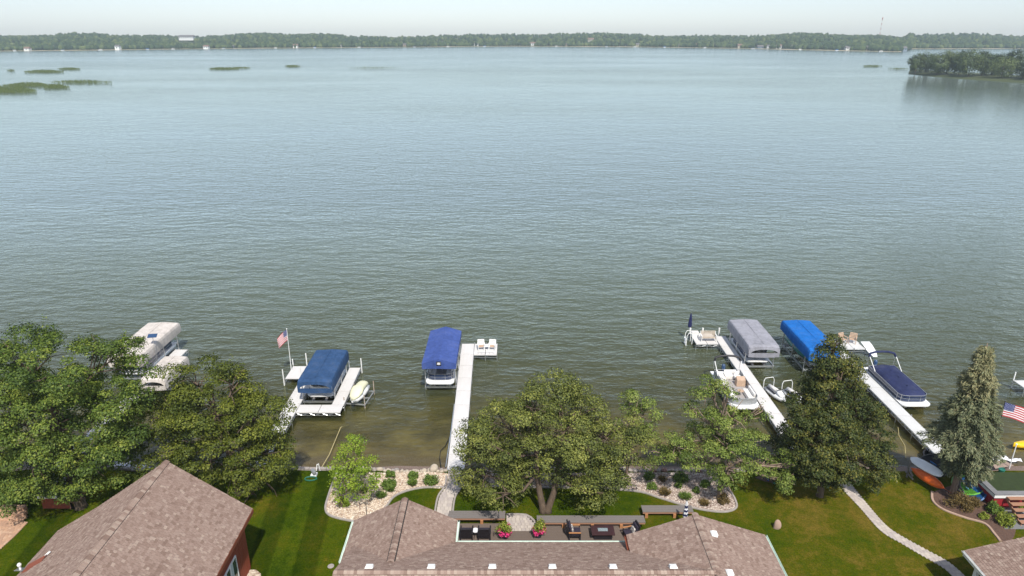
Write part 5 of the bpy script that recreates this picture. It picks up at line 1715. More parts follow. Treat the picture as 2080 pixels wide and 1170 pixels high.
shrub('brownish grass clump in the top row of the mixed gravel bed', (1345, 977), 0.6, 0.4, 'leaf_rust', GR, 'grass', True, 13)
shrub('wide low green shrub in the top row of the mixed gravel bed', (1384, 975), 1.2, 0.5, 'leaf_shrub', GR, seed=14)
shrub('rust brown grass clump at the bed edge', (1350, 1004), 0.8, 0.45, 'leaf_rust', GR, 'grass', True, 15)
shrub('small green tuft in the middle of the mixed gravel bed', (1378, 989), 0.5, 0.35, 'leaf_shrub', GR, seed=16)
shrub('spreading bright green clump near the lower kerb', (1392, 1013), 0.85, 0.45, 'leaf_shrub', GR, 'grass', True, 17)
shrub('dark green shrub left of the gnarled tree', (1433, 987), 0.8, 0.45, 'leaf_shrub', GR, seed=18)
shrub('small round dark shrub between the middle tufts and the gnarled tree', (1414, 1000), 0.5, 0.4, 'leaf_shrub', GR, seed=19)
shrub('green brown clump nearest the tip of the mixed gravel bed', (1430, 1026), 0.7, 0.4, 'leaf_rust', GR, 'grass', True, 20)
shrub('rust brown bush at the foot of the gnarled tree', (1470, 1020), 0.9, 0.6, 'leaf_rust', GR, seed=21)
shrub('green shrub seen under the big spreading tree', (1066, 980), 0.8, 0.5, 'leaf_shrub', GR, seed=22)
shrub('low green shrub right of the forked trunk', (1160, 982), 0.8, 0.45, 'leaf_shrub', GR, seed=23)
shrub('large rust coloured bush below the spruce', (1950, 1030), 1.9, 0.9, 'leaf_rust', 'bushes by the spruce', seed=24)
shrub('smaller rust coloured bush touching the large one', (1974, 1026), 1.1, 0.6, 'leaf_rust', 'bushes by the spruce', seed=25)
shrub('dark green bush in front of the boathouse steps', (2018, 1040), 1.1, 0.8, 'leaf_shrub', 'bushes by the spruce', seed=26)
shrub('yellow-green bush next to the right house roof', (2040, 1062), 1.3, 0.8, 'leaf_lime', 'bushes by the spruce', seed=27)
shrub('low lime plant at the kerb below the dark bush', (1998, 1052), 0.6, 0.4, 'leaf_lime', 'bushes by the spruce', seed=28)
shrub('bright lime plants along the boathouse wall at the right edge', (2077, 1030), 0.9, 0.5, 'leaf_lime', 'bushes by the spruce', seed=29)

# ------------------------------------------------------------------ gravel beds, kerbs, rocks
def fill_bed(name, px, m, peb, label_n, n_):
    P = [Vector((p.x, p.y, 0.0)) for p in (smooth_path(px + [px[0]]))]
    mb = MB()
    mb.add([(p.x, p.y, 0.812) for p in P[:-1]], [tuple(range(len(P) - 1))])
    o = struct(mb.build(name, m))
    poly = [(p.x, p.y) for p in P]
    X = [p[0] for p in poly]; Yv = [p[1] for p in poly]
    C, T, S_ = [], [], []
    rnd = random.Random(n_)
    while len(C) < n_:
        x, y_ = rnd.uniform(min(X), max(X)), rnd.uniform(min(Yv), max(Yv))
        ins = False
        for i in range(len(poly) - 1):
            (xa, ya), (xb, yb) = poly[i], poly[i + 1]
            if (ya > y_) != (yb > y_) and x < (xb - xa) * (y_ - ya) / (yb - ya) + xa: ins = not ins
        if ins:
            C.append((x, y_)); T.append(rnd.uniform(0, 1)); S_.append(rnd.uniform(0.03, 0.085))
    pm = MB()
    for (x, y_), t, s in zip(C, T, S_):
        a = rnd.uniform(0, 3.1); ca, sa = math.cos(a) * s, math.sin(a) * s * 0.7
        cb, sb2 = -math.sin(a) * s * 0.6, math.cos(a) * s * 0.6
        pm.add([(x + ca, y_ + sa, 0.818), (x + cb, y_ + sb2, 0.818), (x - ca, y_ - sa, 0.818), (x - cb, y_ - sb2, 0.818), (x + 0.1 * ca, y_ + 0.1 * sb2, 0.818 + s * 0.7)],
               [(0, 1, 4), (1, 2, 4), (2, 3, 4), (3, 0, 4)], t)
    tag(pm.build('pebbles', peb, o, tint=True), kind='stuff')
    return o
b1 = [(684, 962), (676, 982), (668, 1005), (661, 1032), (668, 1046), (690, 1054), (722, 1060), (760, 1060), (786, 1028), (800, 1010), (825, 998), (860, 991), (903, 990), (907, 962), (800, 960)]
fill_bed('gravel_bed', b1, 'gravel_cream', 'pebbles', '', 5200)
edging('curved kerb between the striped lawn and the cream gravel bed', smooth_path(b1[0:7]))
edging('curved kerb between the cream gravel bed and the small lawn by the path', smooth_path(b1[7:13]))
b2 = [(938, 962), (940, 988), (1060, 990), (1180, 992), (1290, 998), (1340, 1012), (1395, 1029), (1440, 1038), (1475, 1040), (1495, 1032), (1494, 1018), (1484, 1000), (1470, 985), (1468, 962), (1200, 961)]
fill_bed('gravel_bed', b2, 'gravel_mixed', 'pebbles_grey', '', 6500)
edging('long kerb between the middle lawn and the mixed gravel bed', smooth_path(b2[1:13]))
ROCKS = [rock_mesh(m_, k) for k, m_ in enumerate(('rock_cream', 'rock_cream', 'rock_grey', 'rock_grey', 'rock_red'))]
def rock(label, p, s, rz, k, group):
    o = bpy.data.objects.new('rock', ROCKS[k])
    COL.objects.link(o)
    o.location = p; o.rotation_euler = (random.uniform(-0.3, 0.3), random.uniform(-0.3, 0.3), rz); o.scale = s
    tag(o, label, 'rock', group)
rr_ = random.Random(4)
def rock_row(u0, u1, label, group, pool, rows=2, v0=957):
    x0, x1 = G(u0, 960, 0.6).x, G(u1, 960, 0.6).x
    for j in range(rows):
        x = x0 + 0.2 * j
        while x < x1:
            s = rr_.uniform(0.2, 0.46)
            yb = edge_y(x) + (0.05 + 0.42 * j)
            rock(label, (x, yb + rr_.uniform(-0.08, 0.08), 0.68 - 0.30 * j), (s * 1.25, s, s * 0.85), rr_.uniform(0, 6), rr_.choice(pool), group)
            x += s * 0.95
rock_row(684, 905, 'cream shore rock along the lake edge of the cream gravel bed', 'cream shore rocks', (0, 0, 0, 1, 1, 2))
rock_row(940, 1475, 'grey shore rock along the lake edge of the mixed gravel bed', 'grey shore rocks', (1, 2, 2, 3, 3, 4))
g = G(881, 957, 0.7); rock('big round cream rock on the shore left of the paver path', (g.x, g.y + 0.1, 0.85), (0.75, 0.6, 0.7), 0.3, 0, 'cream shore rocks')
g = G(1577, 1072)
bo = tag(MB().lathe([(0.20, -0.05), (0.235, 0.08), (0.24, 0.22), (0.21, 0.38), (0.15, 0.52), (0.07, 0.60), (0.005, 0.62)], 14).build('boulder', 'boulder_pink', smooth=True), 'upright pinkish boulder standing alone on the right lawn', 'boulder')
for v_ in bo.data.vertices:
    c_ = v_.co
    c_.x += 0.04 * math.sin(c_.z * 7) + 0.05 * c_.z + 0.02 * math.sin(c_.y * 22); c_.y *= 0.8 + 0.1 * math.sin(c_.z * 9)
bo.location = g
# low stone kerb at the left lawn's lake edge
for (ua, ub, lb) in ((480, 676, 'pale stone kerb at the lake edge of the striped lawn'), (205, 330, 'stone kerb at the shore by the white foam sheets'), (1500, 1700, 'stone kerb at the shore under the dark tree')):
    xa, xb = G(ua, 964).x, G(ub, 964).x
    nseg = int((xb - xa) / 0.6)
    r_ = thing('shore_kerb', lb, 'kerb', ((xa + xb) / 2, 0, 0), 0, 'stone shore kerbs')
    cm = unit_mesh('edging', 'kerb_stone', 0.05)
    for k in range(nseg):
        x = xa + (xb - xa) * (k + 0.5) / nseg
        piece('kerb_stone', cm, r_, (x - (xa + xb) / 2, edge_y(x) - 0.02, 0.72 + rr_.uniform(-0.015, 0.015)), (0, 0, rr_.uniform(-0.03, 0.03)), ((xb - xa) / nseg - 0.03, 0.24, 0.3))

# stakes by the young tree
for u, v, h, lb in ((755, 1016, 1.0, 'thin dark stake right of the young tree'), (745, 1048, 1.1, 'thin dark stake near the roof edge in the cream gravel'), (731, 1038, 0.6, 'short pale stake left of the dark stakes')):
    g = G(u, v); o = thing('garden_stake', lb, 'stake', g, 0, 'stakes in the cream gravel bed')
    MB().tube([(0, 0, -0.1), (0.02, 0, h)], 0.022, 6).build('rod', 'ridge_dark' if h > 0.8 else 'rock_red', o)
    MB().lathe([(0.03, h - 0.02), (0.03, h + 0.02), (0.001, h + 0.03)], 6, (0.02, 0, 0)).build('cap', 'ridge_dark', o)

# pump with hose at the left lawn edge
g = G(638, 966)
pm_ = thing('lake_pump', 'grey lake pump with white pipe and green hose at the striped lawn edge', 'pump', g)
MB().lathe([(0.02, -0.3), (0.13, -0.28), (0.13, 0.22), (0.02, 0.25)], 12).build('motor', 'galvanised', pm_)
pm_.children[0].rotation_euler = (math.radians(90), 0, 0.6); pm_.children[0].location = (0, 0, 0.30)
MB().box(-0.2, 0.2, -0.2, 0.2, 0, 0.14).build('base', 'foam_white', pm_)
MB().tube([(0.15, 0.15, 0.3), (0.22, 0.2, 0.75), (0.32, 0.25, 0.8), (0.36, 0.3, 0.2)], 0.035, 7).build('pipe', 'white_paint', pm_)
MB().tube([(-0.1 + 0.42 * math.cos(a * 0.5), -0.45 + 0.24 * math.sin(a * 0.5), 0.03 + 0.004 * a) for a in range(26)], 0.022, 5).build('hose', 'hose_green', pm_)
a, b_ = G(647, 960, 0.6), G(692, 868, 0.05)
tag(MB().tube([a, a.lerp(b_, 0.4) + Vector((0.08, 0, -0.12)), b_, b_ + Vector((0.4, 1.0, -0.4))], 0.028, 6).build('intake_pipe', 'rope_tan'), 'tan intake pipe running from the pump into the lake', 'pipe')
a = G(897, 955, 0.4); pts = [a, G(893, 930, 0.06), G(895, 915, 0.03), G(905, 905, 0.04), G(912, 890, 0.03)]
tag(MB().tube(pts, 0.03, 6).build('water_hose', 'hose_black'), 'black hose lying in the shallows left of the long dock', 'hose')
a = [G(1840, 930, 0.05), G(1838, 905, 0.05), G(1826, 885, 0.04), G(1824, 868, 0.03)]
tag(MB().tube(a, 0.022, 5).build('mooring_rope', 'rope_tan'), 'pale rope in the shallows near the bright white dock', 'rope')

# ------------------------------------------------------------------ boathouse, kayaks and the right plot
BH = thing('boathouse', 'low dark red boathouse with a flat turf roof and white trim at the right edge', 'boathouse', (0, 0, 0))
c0 = G(2021, 1007, 1.8)
bx0, bx1 = c0.x, c0.x + 6.5
by0, by1 = c0.y, G(2035, 960, 1.8).y
MB().box(bx0 + 0.08, bx1, by0 + 0.08, by1 - 0.08, 0.1, 1.6).build('wall', 'barn_red', BH)
MB().box(bx0, bx1, by0, by1, 1.61, 1.80).build('trim', 'white_paint', BH)
MB().box(bx0 + 0.01, bx0 + 0.42, by0 + 0.43, by1 - 0.01, 1.802, 1.87).build('roof_edge', 'asphalt_grey', BH)
MB().box(bx0 + 0.01, bx1, by0 + 0.01, by0 + 0.42, 1.804, 1.872).build('roof_edge', 'asphalt_grey', BH)
MB().box(bx0 + 0.43, bx1, by0 + 0.43, by1 - 0.02, 1.802, 1.85).build('turf', 'turf_roof', BH)
for k in range(14):
    MB().box(bx0 + 0.06, bx0 + 0.079, by0 + 0.12 + 0.27 * k, by0 + 0.14 + 0.27 * k, 0.15, 1.6).build('batten', 'barn_red', BH) if by0 + 0.3 + 0.27 * k < by1 else None
sx0 = bx0 + 0.75
st_ = thing('boathouse_steps', 'brown wooden steps up to the boathouse roof', 'steps', (sx0, by0, 0.8))
for k in range(5):
    MB().box(0, 1.1, -0.34 * (k + 1), -0.34 * k - 0.03, 0.92 - 0.19 * k, 0.97 - 0.19 * k).build('tread', 'step_wood', st_, bevel=0.008)
for s in (0.03, 1.03):
    MB().add([(s, 0, 0.91), (s, -1.72, 0.0), (s, -1.45, 0.0), (s, 0, 0.68), (s + 0.05, 0, 0.91), (s + 0.05, -1.72, 0.0), (s + 0.05, -1.45, 0.0), (s + 0.05, 0, 0.68)],
             [(0, 1, 2, 3), (7, 6, 5, 4), (0, 4, 5, 1), (3, 2, 6, 7)]).build('stringer', 'step_wood', st_)
struct(MB().grid([[G(2040, 1075) + Vector((0, 0, 0.012)), G(2120, 1075) + Vector((0, 0, 0.012))], [G(2040, 1030) + Vector((0, 0, 0.012)), G(2120, 1030) + Vector((0, 0, 0.012))]]).build('paved_yard', 'asphalt_grey'))
g = G(1893, 984); 
mp_ = [(1893, 1000), (1895, 1018), (1915, 1035), (1960, 1052), (2000, 1064), (2020, 1085), (2032, 1100), (2060, 1090), (2060, 1040), (2020, 1035), (1985, 990), (1940, 985)]
mb = MB(); P_ = smooth_path(mp_ + [mp_[0]])
mb.add([(p.x, p.y, 0.81) for p in P_[:-1]], [tuple(range(len(P_) - 1))]); struct(mb.build('mulch_bed', 'mulch'))
edging('pinkish curved kerb around the mulch bed below the spruce', smooth_path(mp_[:7]), 0.15, 0.8, 0.08, 'boulder_pink')

def kayak(name, label, ua, ub, z, w, m, h=0.28, tilt=0.0, deckm=None, cat='kayak', cockpit=True, group=None, flatb=False):
    a, b_ = G(*ua, z), G(*ub, z)
    d = b_ - a; L = d.length
    r = thing(name, label, cat, (a + b_) / 2, math.atan2(d.y, d.x) - math.pi / 2, group)
    r.rotation_euler = (0, tilt, r.rotation_euler.z)
    hl = L / 2
    ks = [(-1, 0.03), (-0.9, 0.35), (-0.7, 0.72), (-0.35, 0.97), (0, 1), (0.35, 0.97), (0.7, 0.72), (0.9, 0.35), (1, 0.03)]
    if flatb:
        ks = [(-1, 0.10), (-0.93, 0.42), (-0.75, 0.80), (-0.35, 1), (0.3, 1), (0.7, 0.88), (0.9, 0.62), (1, 0.40)]
    loft('hull', [(hl * k, w / 2 * q, -h / 2 + 0.25 * h * (1 - q), h / 2 + 0.18 * h * (1 - q) * (0 if flatb else 1)) for k, q in ks], m, r, 14)
    if cockpit:
        MB().lathe([(0.001, 0.0), (1.0, 0.0), (1.05, 0.05), (1.12, 0.0)], 18).build('cockpit', deckm or 'black_plastic', r)
        c = r.children[-1]; c.scale = (w * 0.27, hl * 0.24, 0.6); c.location = (0, -0.06 * hl, h / 2 + 0.012)
    return r
kayak('paddle_board', 'white paddle board strapped on top of the rack by the spruce', (1850, 930), (1914, 966), 2.1, 0.72, 'hull_white', 0.13, math.radians(28), cat='paddle board', cockpit=False, flatb=True)
kb = kayak('canoe', 'orange canoe lying on the rack below the white paddle board', (1853, 952), (1918, 992), 1.5, 0.66, 'orange_hull', 0.34, math.radians(55), cat='canoe', cockpit=False)
MB().box(-0.012, 0.012, -1.6, 1.6, -0.195, -0.175).build('keel', 'brown_fascia', kb)
kayak('kayak', 'dark blue kayak behind the white paddle board', (1872, 928), (1926, 964), 1.3, 0.55, 'blue_hull', 0.28, math.radians(25))
kayak('kayak', 'green and lime kayak leaning by the boathouse wall', (1953, 966), (1988, 993), 1.25, 0.6, 'lime_hull', 0.28, math.radians(30), 'green_hull')
kayak('kayak', 'blue kayak with pale bow lying lower beside the boathouse', (1950, 982), (1986, 1010), 0.98, 0.6, 'sky_hull', 0.28, math.radians(35), 'blue_hull')
kayak('kayak', 'yellow kayak afloat at the right edge of the picture', (2058, 905), (2125, 898), 0.15, 0.8, 'yellow_hull', 0.42, 0, cockpit=False)
kayak('kayak', 'small yellow kayak glimpsed behind the spruce', (1893, 925), (1925, 930), 0.35, 0.55, 'yellow_hull', 0.26, 0)
rk = thing('boat_rack', 'grey timber rack holding the canoe and the paddle board', 'rack', G(1896, 990))
for k in (-1.2, 1.2):
    MB().obox((k, 0.25 - k * 0.75, 0.55), (0.09, 0.09, 1.5)).build('post', 'deck_grey', rk)
    MB().obox((k, 0.05 - k * 0.75, 0.30), (0.09, 0.9, 0.09)).build('arm', 'deck_grey', rk)
    MB().obox((k, 0.05 - k * 0.75, 0.62), (0.09, 0.8, 0.09), 0, 0.3).build('arm', 'deck_grey', rk)
g = G(2034, 958, 0.9)
o = thing('garden_frog', 'small green plastic pail on the turf corner by the boathouse', 'pail', (g.x, g.y, 0.8))
o.name = 'green_pail'
MB().lathe([(0.16, 0), (0.2, 0.3), (0.22, 0.3), (0.001, 0.28)], 12).build('pail', 'hose_green', o)
MB().tube([(-0.2, 0, 0.3), (-0.12, 0, 0.45), (0.12, 0, 0.45), (0.2, 0, 0.3)], 0.015, 5).build('handle', 'hose_green', o)
struct(MB().add([tuple(G(*p, 0.45)) for p in ((2012, 938), (2042, 936), (2060, 946), (2022, 952))], [(0, 1, 2, 3)]).build('sand_patch', 'shore_sand'))
for i, (px_, sc, lb) in enumerate((((2020, 932), 1.0, 'crumpled white sheet on the beach right of the spruce'), ((2052, 935), 0.8, 'second white sheet at the water edge by the thin white pole'), ((262, 950), 1.5, 'white foam sheet heaped on the left beach'), ((245, 943), 0.8, 'small white scrap on the left beach beside the heap'), ((292, 954), 1.0, 'thin white strip on the left beach next to a red buoy'))):
    g = G(*px_, 0.2); mb = MB(); rq = random.Random(i)
    mb.grid([[(-0.9 * sc + 1.8 * sc * k / 9 + rq.uniform(-0.06, 0.06), -0.22 * sc + 0.44 * sc * j / 4 + 0.1 * math.sin(k), 0.05 + rq.uniform(0, 0.16) * sc * (1 if 0 < j < 4 else 0.2)) for k in range(10)] for j in range(5)])
    o = mb.build('beach_sheet', 'foam_white', smooth=True); o.location = g; o.rotation_euler = (0, 0, rq.uniform(-0.2, 0.2)); tag(o, lb, 'sheet', 'white sheets on the beach')
g = G(281, 955, 0.5)
o = thing('buoy', 'small red buoy beside the white sheets on the left beach', 'buoy', (g.x, g.y, 0.4))
MB().lathe([(0.02, 0), (0.14, 0.04), (0.2, 0.16), (0.16, 0.3), (0.05, 0.36), (0.03, 0.42)], 12).build('float', 'flag_red', o, smooth=True)
MB().tube([(0.03, 0, 0.40), (0.03, 0, 0.50), (-0.03, 0, 0.50), (-0.03, 0, 0.40)], 0.012, 5).build('eye', 'galvanised', o)
# little flower bed between the gnarled and the dark tree
g = G(1568, 975)
struct(MB().prism([(g.x - 1.1, g.y + 0.25), (g.x - 0.6, g.y - 0.15), (g.x + 0.4, g.y - 0.55), (g.x + 1.0, g.y - 0.5), (g.x + 1.1, g.y + 0.4), (g.x, g.y + 0.8)], 0.79, 0.83).build('flower_bed', 'mulch'))
for i, (u, v, m_, lb) in enumerate(((1568, 974, 'yellow_hull', 'yellow toy ball in the small flower bed'), (1577, 977, 'flag_red', 'red toy ball in the small flower bed'), (1572, 983, 'hose_green', 'pale green toy ball in the small flower bed'), (1559, 977, 'canvas_royal', 'violet toy ball in the small flower bed'))):
    p = G(u, v); o = tag(MB().lathe([(0.01, -0.1), (0.09, -0.06), (0.115, 0.02), (0.09, 0.09), (0.01, 0.13)], 12).build('toy_ball', m_, smooth=True), lb, 'toy', 'toys in the flower bed'); o.location = (p.x, p.y, 0.92)
shrub('orange leaved little shrub in the small flower bed', (1583, 957), 0.7, 0.6, 'leaf_rust', None, seed=40)
p = G(1583, 985); o = thing('black_kettle', 'black round pot at the front of the small flower bed', 'pot', (p.x, p.y, 0.8))
MB().lathe([(0.12, 0), (0.2, 0.1), (0.2, 0.24), (0.16, 0.3), (0.14, 0.28), (0.001, 0.2)], 14).build('bowl', 'black_plastic', o, smooth=True)
MB().tube([(-0.19, 0, 0.26), (-0.12, 0, 0.42), (0.12, 0, 0.42), (0.19, 0, 0.26)], 0.012, 5).build('handle', 'black_plastic', o)
# small red shed under the left tree
SH = thing('garden_shed', 'small red brick shed with white trim half hidden under the left tree', 'shed', G(122, 1033))
MB().box(-1.1, 0.75, 0, 1.6, 0, 0.85).build('wall', 'red_siding', SH)
MB().box(-1.2, 0.85, -0.1, 1.7, 0.86, 1.12).build('trim', 'white_paint', SH)
MB().box(-1.25, 0.9, -0.15, 1.75, 1.122, 1.2).build('roof', 'deck_grey', SH)
for k in range(4):
    MB().box(0.76 + 0.05 * k, 1.0 + 0.05 * k, -0.1, 0.9, 0.0 + 0.001 * k, 0.7 - 0.16 * k).build('step', 'step_wood', SH)
g = G(672, 1150); o = thing('irrigation_lid', 'round pale green irrigation lid flush in the striped lawn', 'lid', (g.x, g.y, 0.8))
MB().lathe([(0.001, 0.0), (0.16, 0.0), (0.16, 0.015), (0.13, 0.02), (0.001, 0.02)], 16).build('cover', 'edging', o)
MB().lathe([(0.16, 0.0), (0.19, 0.0), (0.19, 0.008), (0.16, 0.008)], 16).build('rim', 'edging', o)
struct(MB().prism([tuple(G(u, v))[:2] for u, v in ((500, 1158), (520, 1158), (530, 1166), (530, 1200), (490, 1200))], 0.79, 0.83).build('gravel_border', 'gravel_cream'))

# ------------------------------------------------------------------ reed patches, peninsula, far shore
def reeds(label, patches, seed):
    rng = np.random.default_rng(seed)
    P, Nn, Sz, U = [], [], [], []
    for u, v, ru, rv, n_ in patches:
        a = rng.uniform(0, 6.283, n_); q = rng.uniform(0, 1, n_) ** 0.5
        q *= 0.8 + 0.2 * np.sin(3 * a)
        for i in range(n_):
            p = G(u + ru * q[i] * math.cos(a[i]), v + rv * q[i] * math.sin(a[i]), 0.0)
            h = rng.uniform(0.7, 1.7)
            P.append((p.x, p.y, h * 0.48)); Sz.append(h); U.append((rng.normal() * 0.1, rng.normal() * 0.1, 1)); Nn.append((rng.normal() * 0.6, 1, 0.1))
    o = quad_cloud('reed_bed', P, Nn, Sz, rng.normal(0.5, 0.2, len(P)), 'reed', None, aspect=6, up=U)
    return tag(o, label, 'reeds', None, 'stuff')
reeds('long green reed bed at the left edge of the lake', [(20, 184, 60, 9, 1900), (60, 174, 55, 4.5, 1300), (115, 178, 30, 4, 700), (165, 168, 70, 3, 800)], 1)
reeds('thin reed strip further out at left', [(90, 146.5, 45, 2.6, 1400), (140, 141, 26, 1.8, 600), (22, 144.5, 10, 0.8, 120)], 2)
reeds('dark reed strip out on the lake left of centre', [(455, 140.5, 34, 1.6, 900), (490, 139, 22, 0.9, 250)], 3)
reeds('tiny reed strip out on the lake, right of the dark strip', [(594, 135.6, 18, 1.1, 400), (760, 139, 60, 0.8, 160)], 4)
reeds('thin reed strip off the wooded point', [(1772, 135.5, 22, 1.0, 350), (1825, 141, 24, 0.6, 150)], 5)

# wooded point at the right
pts_px = [(1846, 150), (1870, 153), (1900, 156), (1950, 160), (2010, 164), (2080, 169), (2200, 176)]
fr_ = [G(u, v, 0) for u, v in pts_px]
def _bk(p, dy, z):
    k_ = (p.y + dy) / p.y
    return Vector((p.x * k_, p.y + dy, z))
rows = [[p + Vector((0, -1.5, -0.4)) for p in fr_], [p + Vector((0, 1.0, 0.35)) for p in fr_], [_bk(p, 14, 1.2) for p in fr_], [_bk(p, 45, 1.6) for p in fr_], [_bk(p, 60, 0.3) for p in fr_], [_bk(p, 66, -0.5) for p in fr_]]
struct(MB().grid([[tuple(p) for p in r_] for r_ in rows]).build('wooded_point', 'far_ground', smooth=True))
def point_tree(label, u, vb, vt, rpx, dy, seed, shade):
    rng = np.random.default_rng(seed); rnd = random.Random(seed)
    b_ = G(u, vb, 0.8); b_.y += dy; b_.x *= (b_.y) / (b_.y - dy)
    top = AT(u, vt, b_.y).z
    h = top - b_.z; k = depth(b_) / FPX; R = rpx * k * 1.25
    r = thing('shore_tree', label, 'tree', b_, 0, 'trees on the wooded point')
    MB().tube([(0, 0, -0.3), (0.1, 0, h * 0.3), (0.0, 0, h * 0.7)], [0.35, 0.25, 0.1], 6).build('trunk', 'bark', r)
    P, Nn, Sz, T = [], [], [], []
    for _ in range(70):
        q = rng.normal(size=3); q /= np.linalg.norm(q)
        c = np.array([0, 0, h * 0.50]) + q * np.array([R, R, h * 0.47]) * (0.55 + 0.4 * rng.uniform())
        d = rng.normal(size=(44, 3)); d /= np.linalg.norm(d, axis=1, keepdims=True)
        s = R * 0.30
        P.append(c + d * s * rng.uniform(0.4, 1, (44, 1))); Nn.append(d + q + np.array([0, 0, 0.4])); Sz.append(rng.uniform(0.5, 1.0, 44)); T.append(rng.normal(shade + 0.12 + rnd.gauss(0, 0.12), 0.15, 44))
    quad_cloud('crown', np.concatenate(P), np.concatenate(Nn), np.concatenate(Sz), np.concatenate(T), 'leaf_far', r, aspect=1.3)
for i, (u, vb, vt, rp, dy, shd, lb) in enumerate((
    (1858, 150, 106, 14, 3, 0.45, 'dark tree at the tip of the wooded point'), (1878, 151, 103, 16, 16, 0.25, 'dark tree second from the tip of the wooded point'), (1902, 153, 104, 18, 4, 0.5, 'mid green tree third from the tip'),
    (1922, 153, 101, 20, 8, 0.85, 'pale green domed tree on the wooded point'), (1946, 156, 100, 17, 14, 0.35, 'dark tree right of the pale domed tree'), (1966, 157, 98, 20, 3, 0.5, 'tall tree with visible trunk in the middle of the point'),
    (1992, 158, 101, 18, 12, 0.3, 'dark tree right of the tall middle tree'), (2012, 159, 106, 16, 20, 0.3, 'dark tree behind the rounded pale tree'), (2033, 160, 113, 24, 2, 0.8, 'rounded pale green tree near the right edge'),
    (2052, 160, 95, 13, 24, 0.3, 'tall dark tree poking up behind the rounded pale tree'), (2075, 163, 104, 20, 12, 0.35, 'dark tree at the right edge of the picture'), (2100, 165, 104, 22, 6, 0.4, 'tree just past the right edge of the picture'),
    (1932, 150, 104, 16, 40, 0.3, 'dark tree in the back row of the point, left one'), (1985, 150, 103, 18, 46, 0.3, 'dark tree in the back row of the point, middle one'), (2030, 152, 105, 18, 44, 0.3, 'dark tree in the back row of the point, right one'))):
    point_tree(lb, u, vb, vt, rp, dy, 100 + i, shd)
for i, (u, v, w_, lb) in enumerate(((1868, 148, 4.5, 'small white boat moored at the wooded point'), (1990, 155, 3.5, 'white dinghy on the shore of the wooded point'))):
    g = G(u, v, 0.1); o = thing('far_boat', lb, 'boat', (g.x, g.y - 2, 0), 0.2, 'boats at the wooded point')
    loft('hull', [(-w_ / 2, 0.1, 0.2, 0.7), (-w_ / 4, 0.7, -0.1, 0.7), (w_ / 4, 0.8, -0.1, 0.65), (w_ / 2, 0.75, 0.0, 0.6)], 'hull_white', o); o.children[0].rotation_euler = (0, 0, 1.57)
    MB().box(-w_ * 0.2, w_ * 0.15, -0.6, 0.6, 0.62, 1.1).build('cabin', 'canvas_slate', o)

def far_house(label, u, v, w_, hgt, wall, roofm, d=8.0, up=0.0, group='houses on the far shore', back=16.0):
    p = G(u, v, 0.0); p.x *= (p.y + back) / p.y; p.y += back
    r = thing('far_house', label, 'house', (p.x, p.y, 0.8 + up), 0, group)
    MB().box(-w_ / 2, w_ / 2, 0, d, -3, hgt).build('wall', wall, r)
    MB().add([(-w_ / 2 - 0.5, -0.6, hgt - 0.1), (w_ / 2 + 0.5, -0.6, hgt - 0.1), (w_ / 2 + 0.5, d + 0.6, hgt - 0.1), (-w_ / 2 - 0.5, d + 0.6, hgt - 0.1), (-w_ / 2 - 0.5, d / 2, hgt + d * 0.3), (w_ / 2 + 0.5, d / 2, hgt + d * 0.3)],
             [(0, 1, 5, 4), (2, 3, 4, 5), (0, 4, 3), (1, 2, 5), (0, 3, 2, 1)]).build('roof', roofm, r)
    for k in range(max(1, int(w_ / 4))):
        x = -w_ / 2 + (k + 0.5) * w_ / max(1, int(w_ / 4))
        MB().box(x - 0.8, x + 0.8, -0.06, -0.01, hgt * 0.35, hgt * 0.75).build('window', 'window_glass', r)
WALLS = ['white_paint', 'far_wall_tan', 'cream_siding', 'far_wall_blue', 'white_paint']
NM = {'white_paint': 'white', 'far_wall_tan': 'tan', 'cream_siding': 'cream', 'far_wall_blue': 'blue-grey'}
FH = [(54, 104, 9, 0), (105, 103, 7, 0), (238, 102, 8, 0), (418, 100, 10, 0), (432, 99, 7, 1), (470, 99, 8, 3), (600, 98, 9, 0), (690, 97, 8, 0), (824, 95.5, 12, 1), (858, 95.5, 13, 3), (890, 95, 10, 0), (968, 94.5, 11, 0), (1082, 94, 16, 0), (1113, 94, 10, 2),
      (1150, 94.2, 9, 1), (1275, 95.2, 12, 0), (1297, 95.5, 11, 2), (1318, 95.6, 10, 0), (1340, 95.8, 11, 3), (1360, 96, 10, 4), (1375, 96.3, 12, 1), (1416, 97, 8, 1), (1454, 97.5, 11, 2), (1468, 97.8, 8, 0), (1506, 98.6, 14, 2), (1545, 99.5, 12, 3), (1563, 100, 9, 0),
      (1582, 100.2, 10, 0), (1595, 100.6, 8, 3), (1613, 101, 9, 4), (1671, 102, 10, 0), (1725, 103.4, 13, 0), (1765, 104, 9, 1), (1808, 105, 8, 4), (1836, 105.3, 10, 3)]
for i, (u, v, w_, wi) in enumerate(FH):
    wall = WALLS[wi]
    far_house('%s %s house on the far shore, number %s counting from the left' % ('small' if w_ < 10 else 'wide', NM[wall], i + 1) if False else '%s house on the far shoreline, about %d percent across the picture' % (NM[wall], round(u / 20.8)), u, v, w_ * 0.85, 2.8 + (i * 7 % 5) * 0.5, wall, 'far_roof_grey' if i % 3 else 'far_roof_brown')
far_house('long white building on the far hill at left, above the trees', 381, 99.5, 30, 4, 'white_paint', 'far_roof_grey', 12, 13.0, None, 250)
far_house('yellow house standing above the far shore right of centre', 1200, 94.8, 12, 6, 'cream_siding', 'far_roof_brown', 9, 6.0, None, 100)
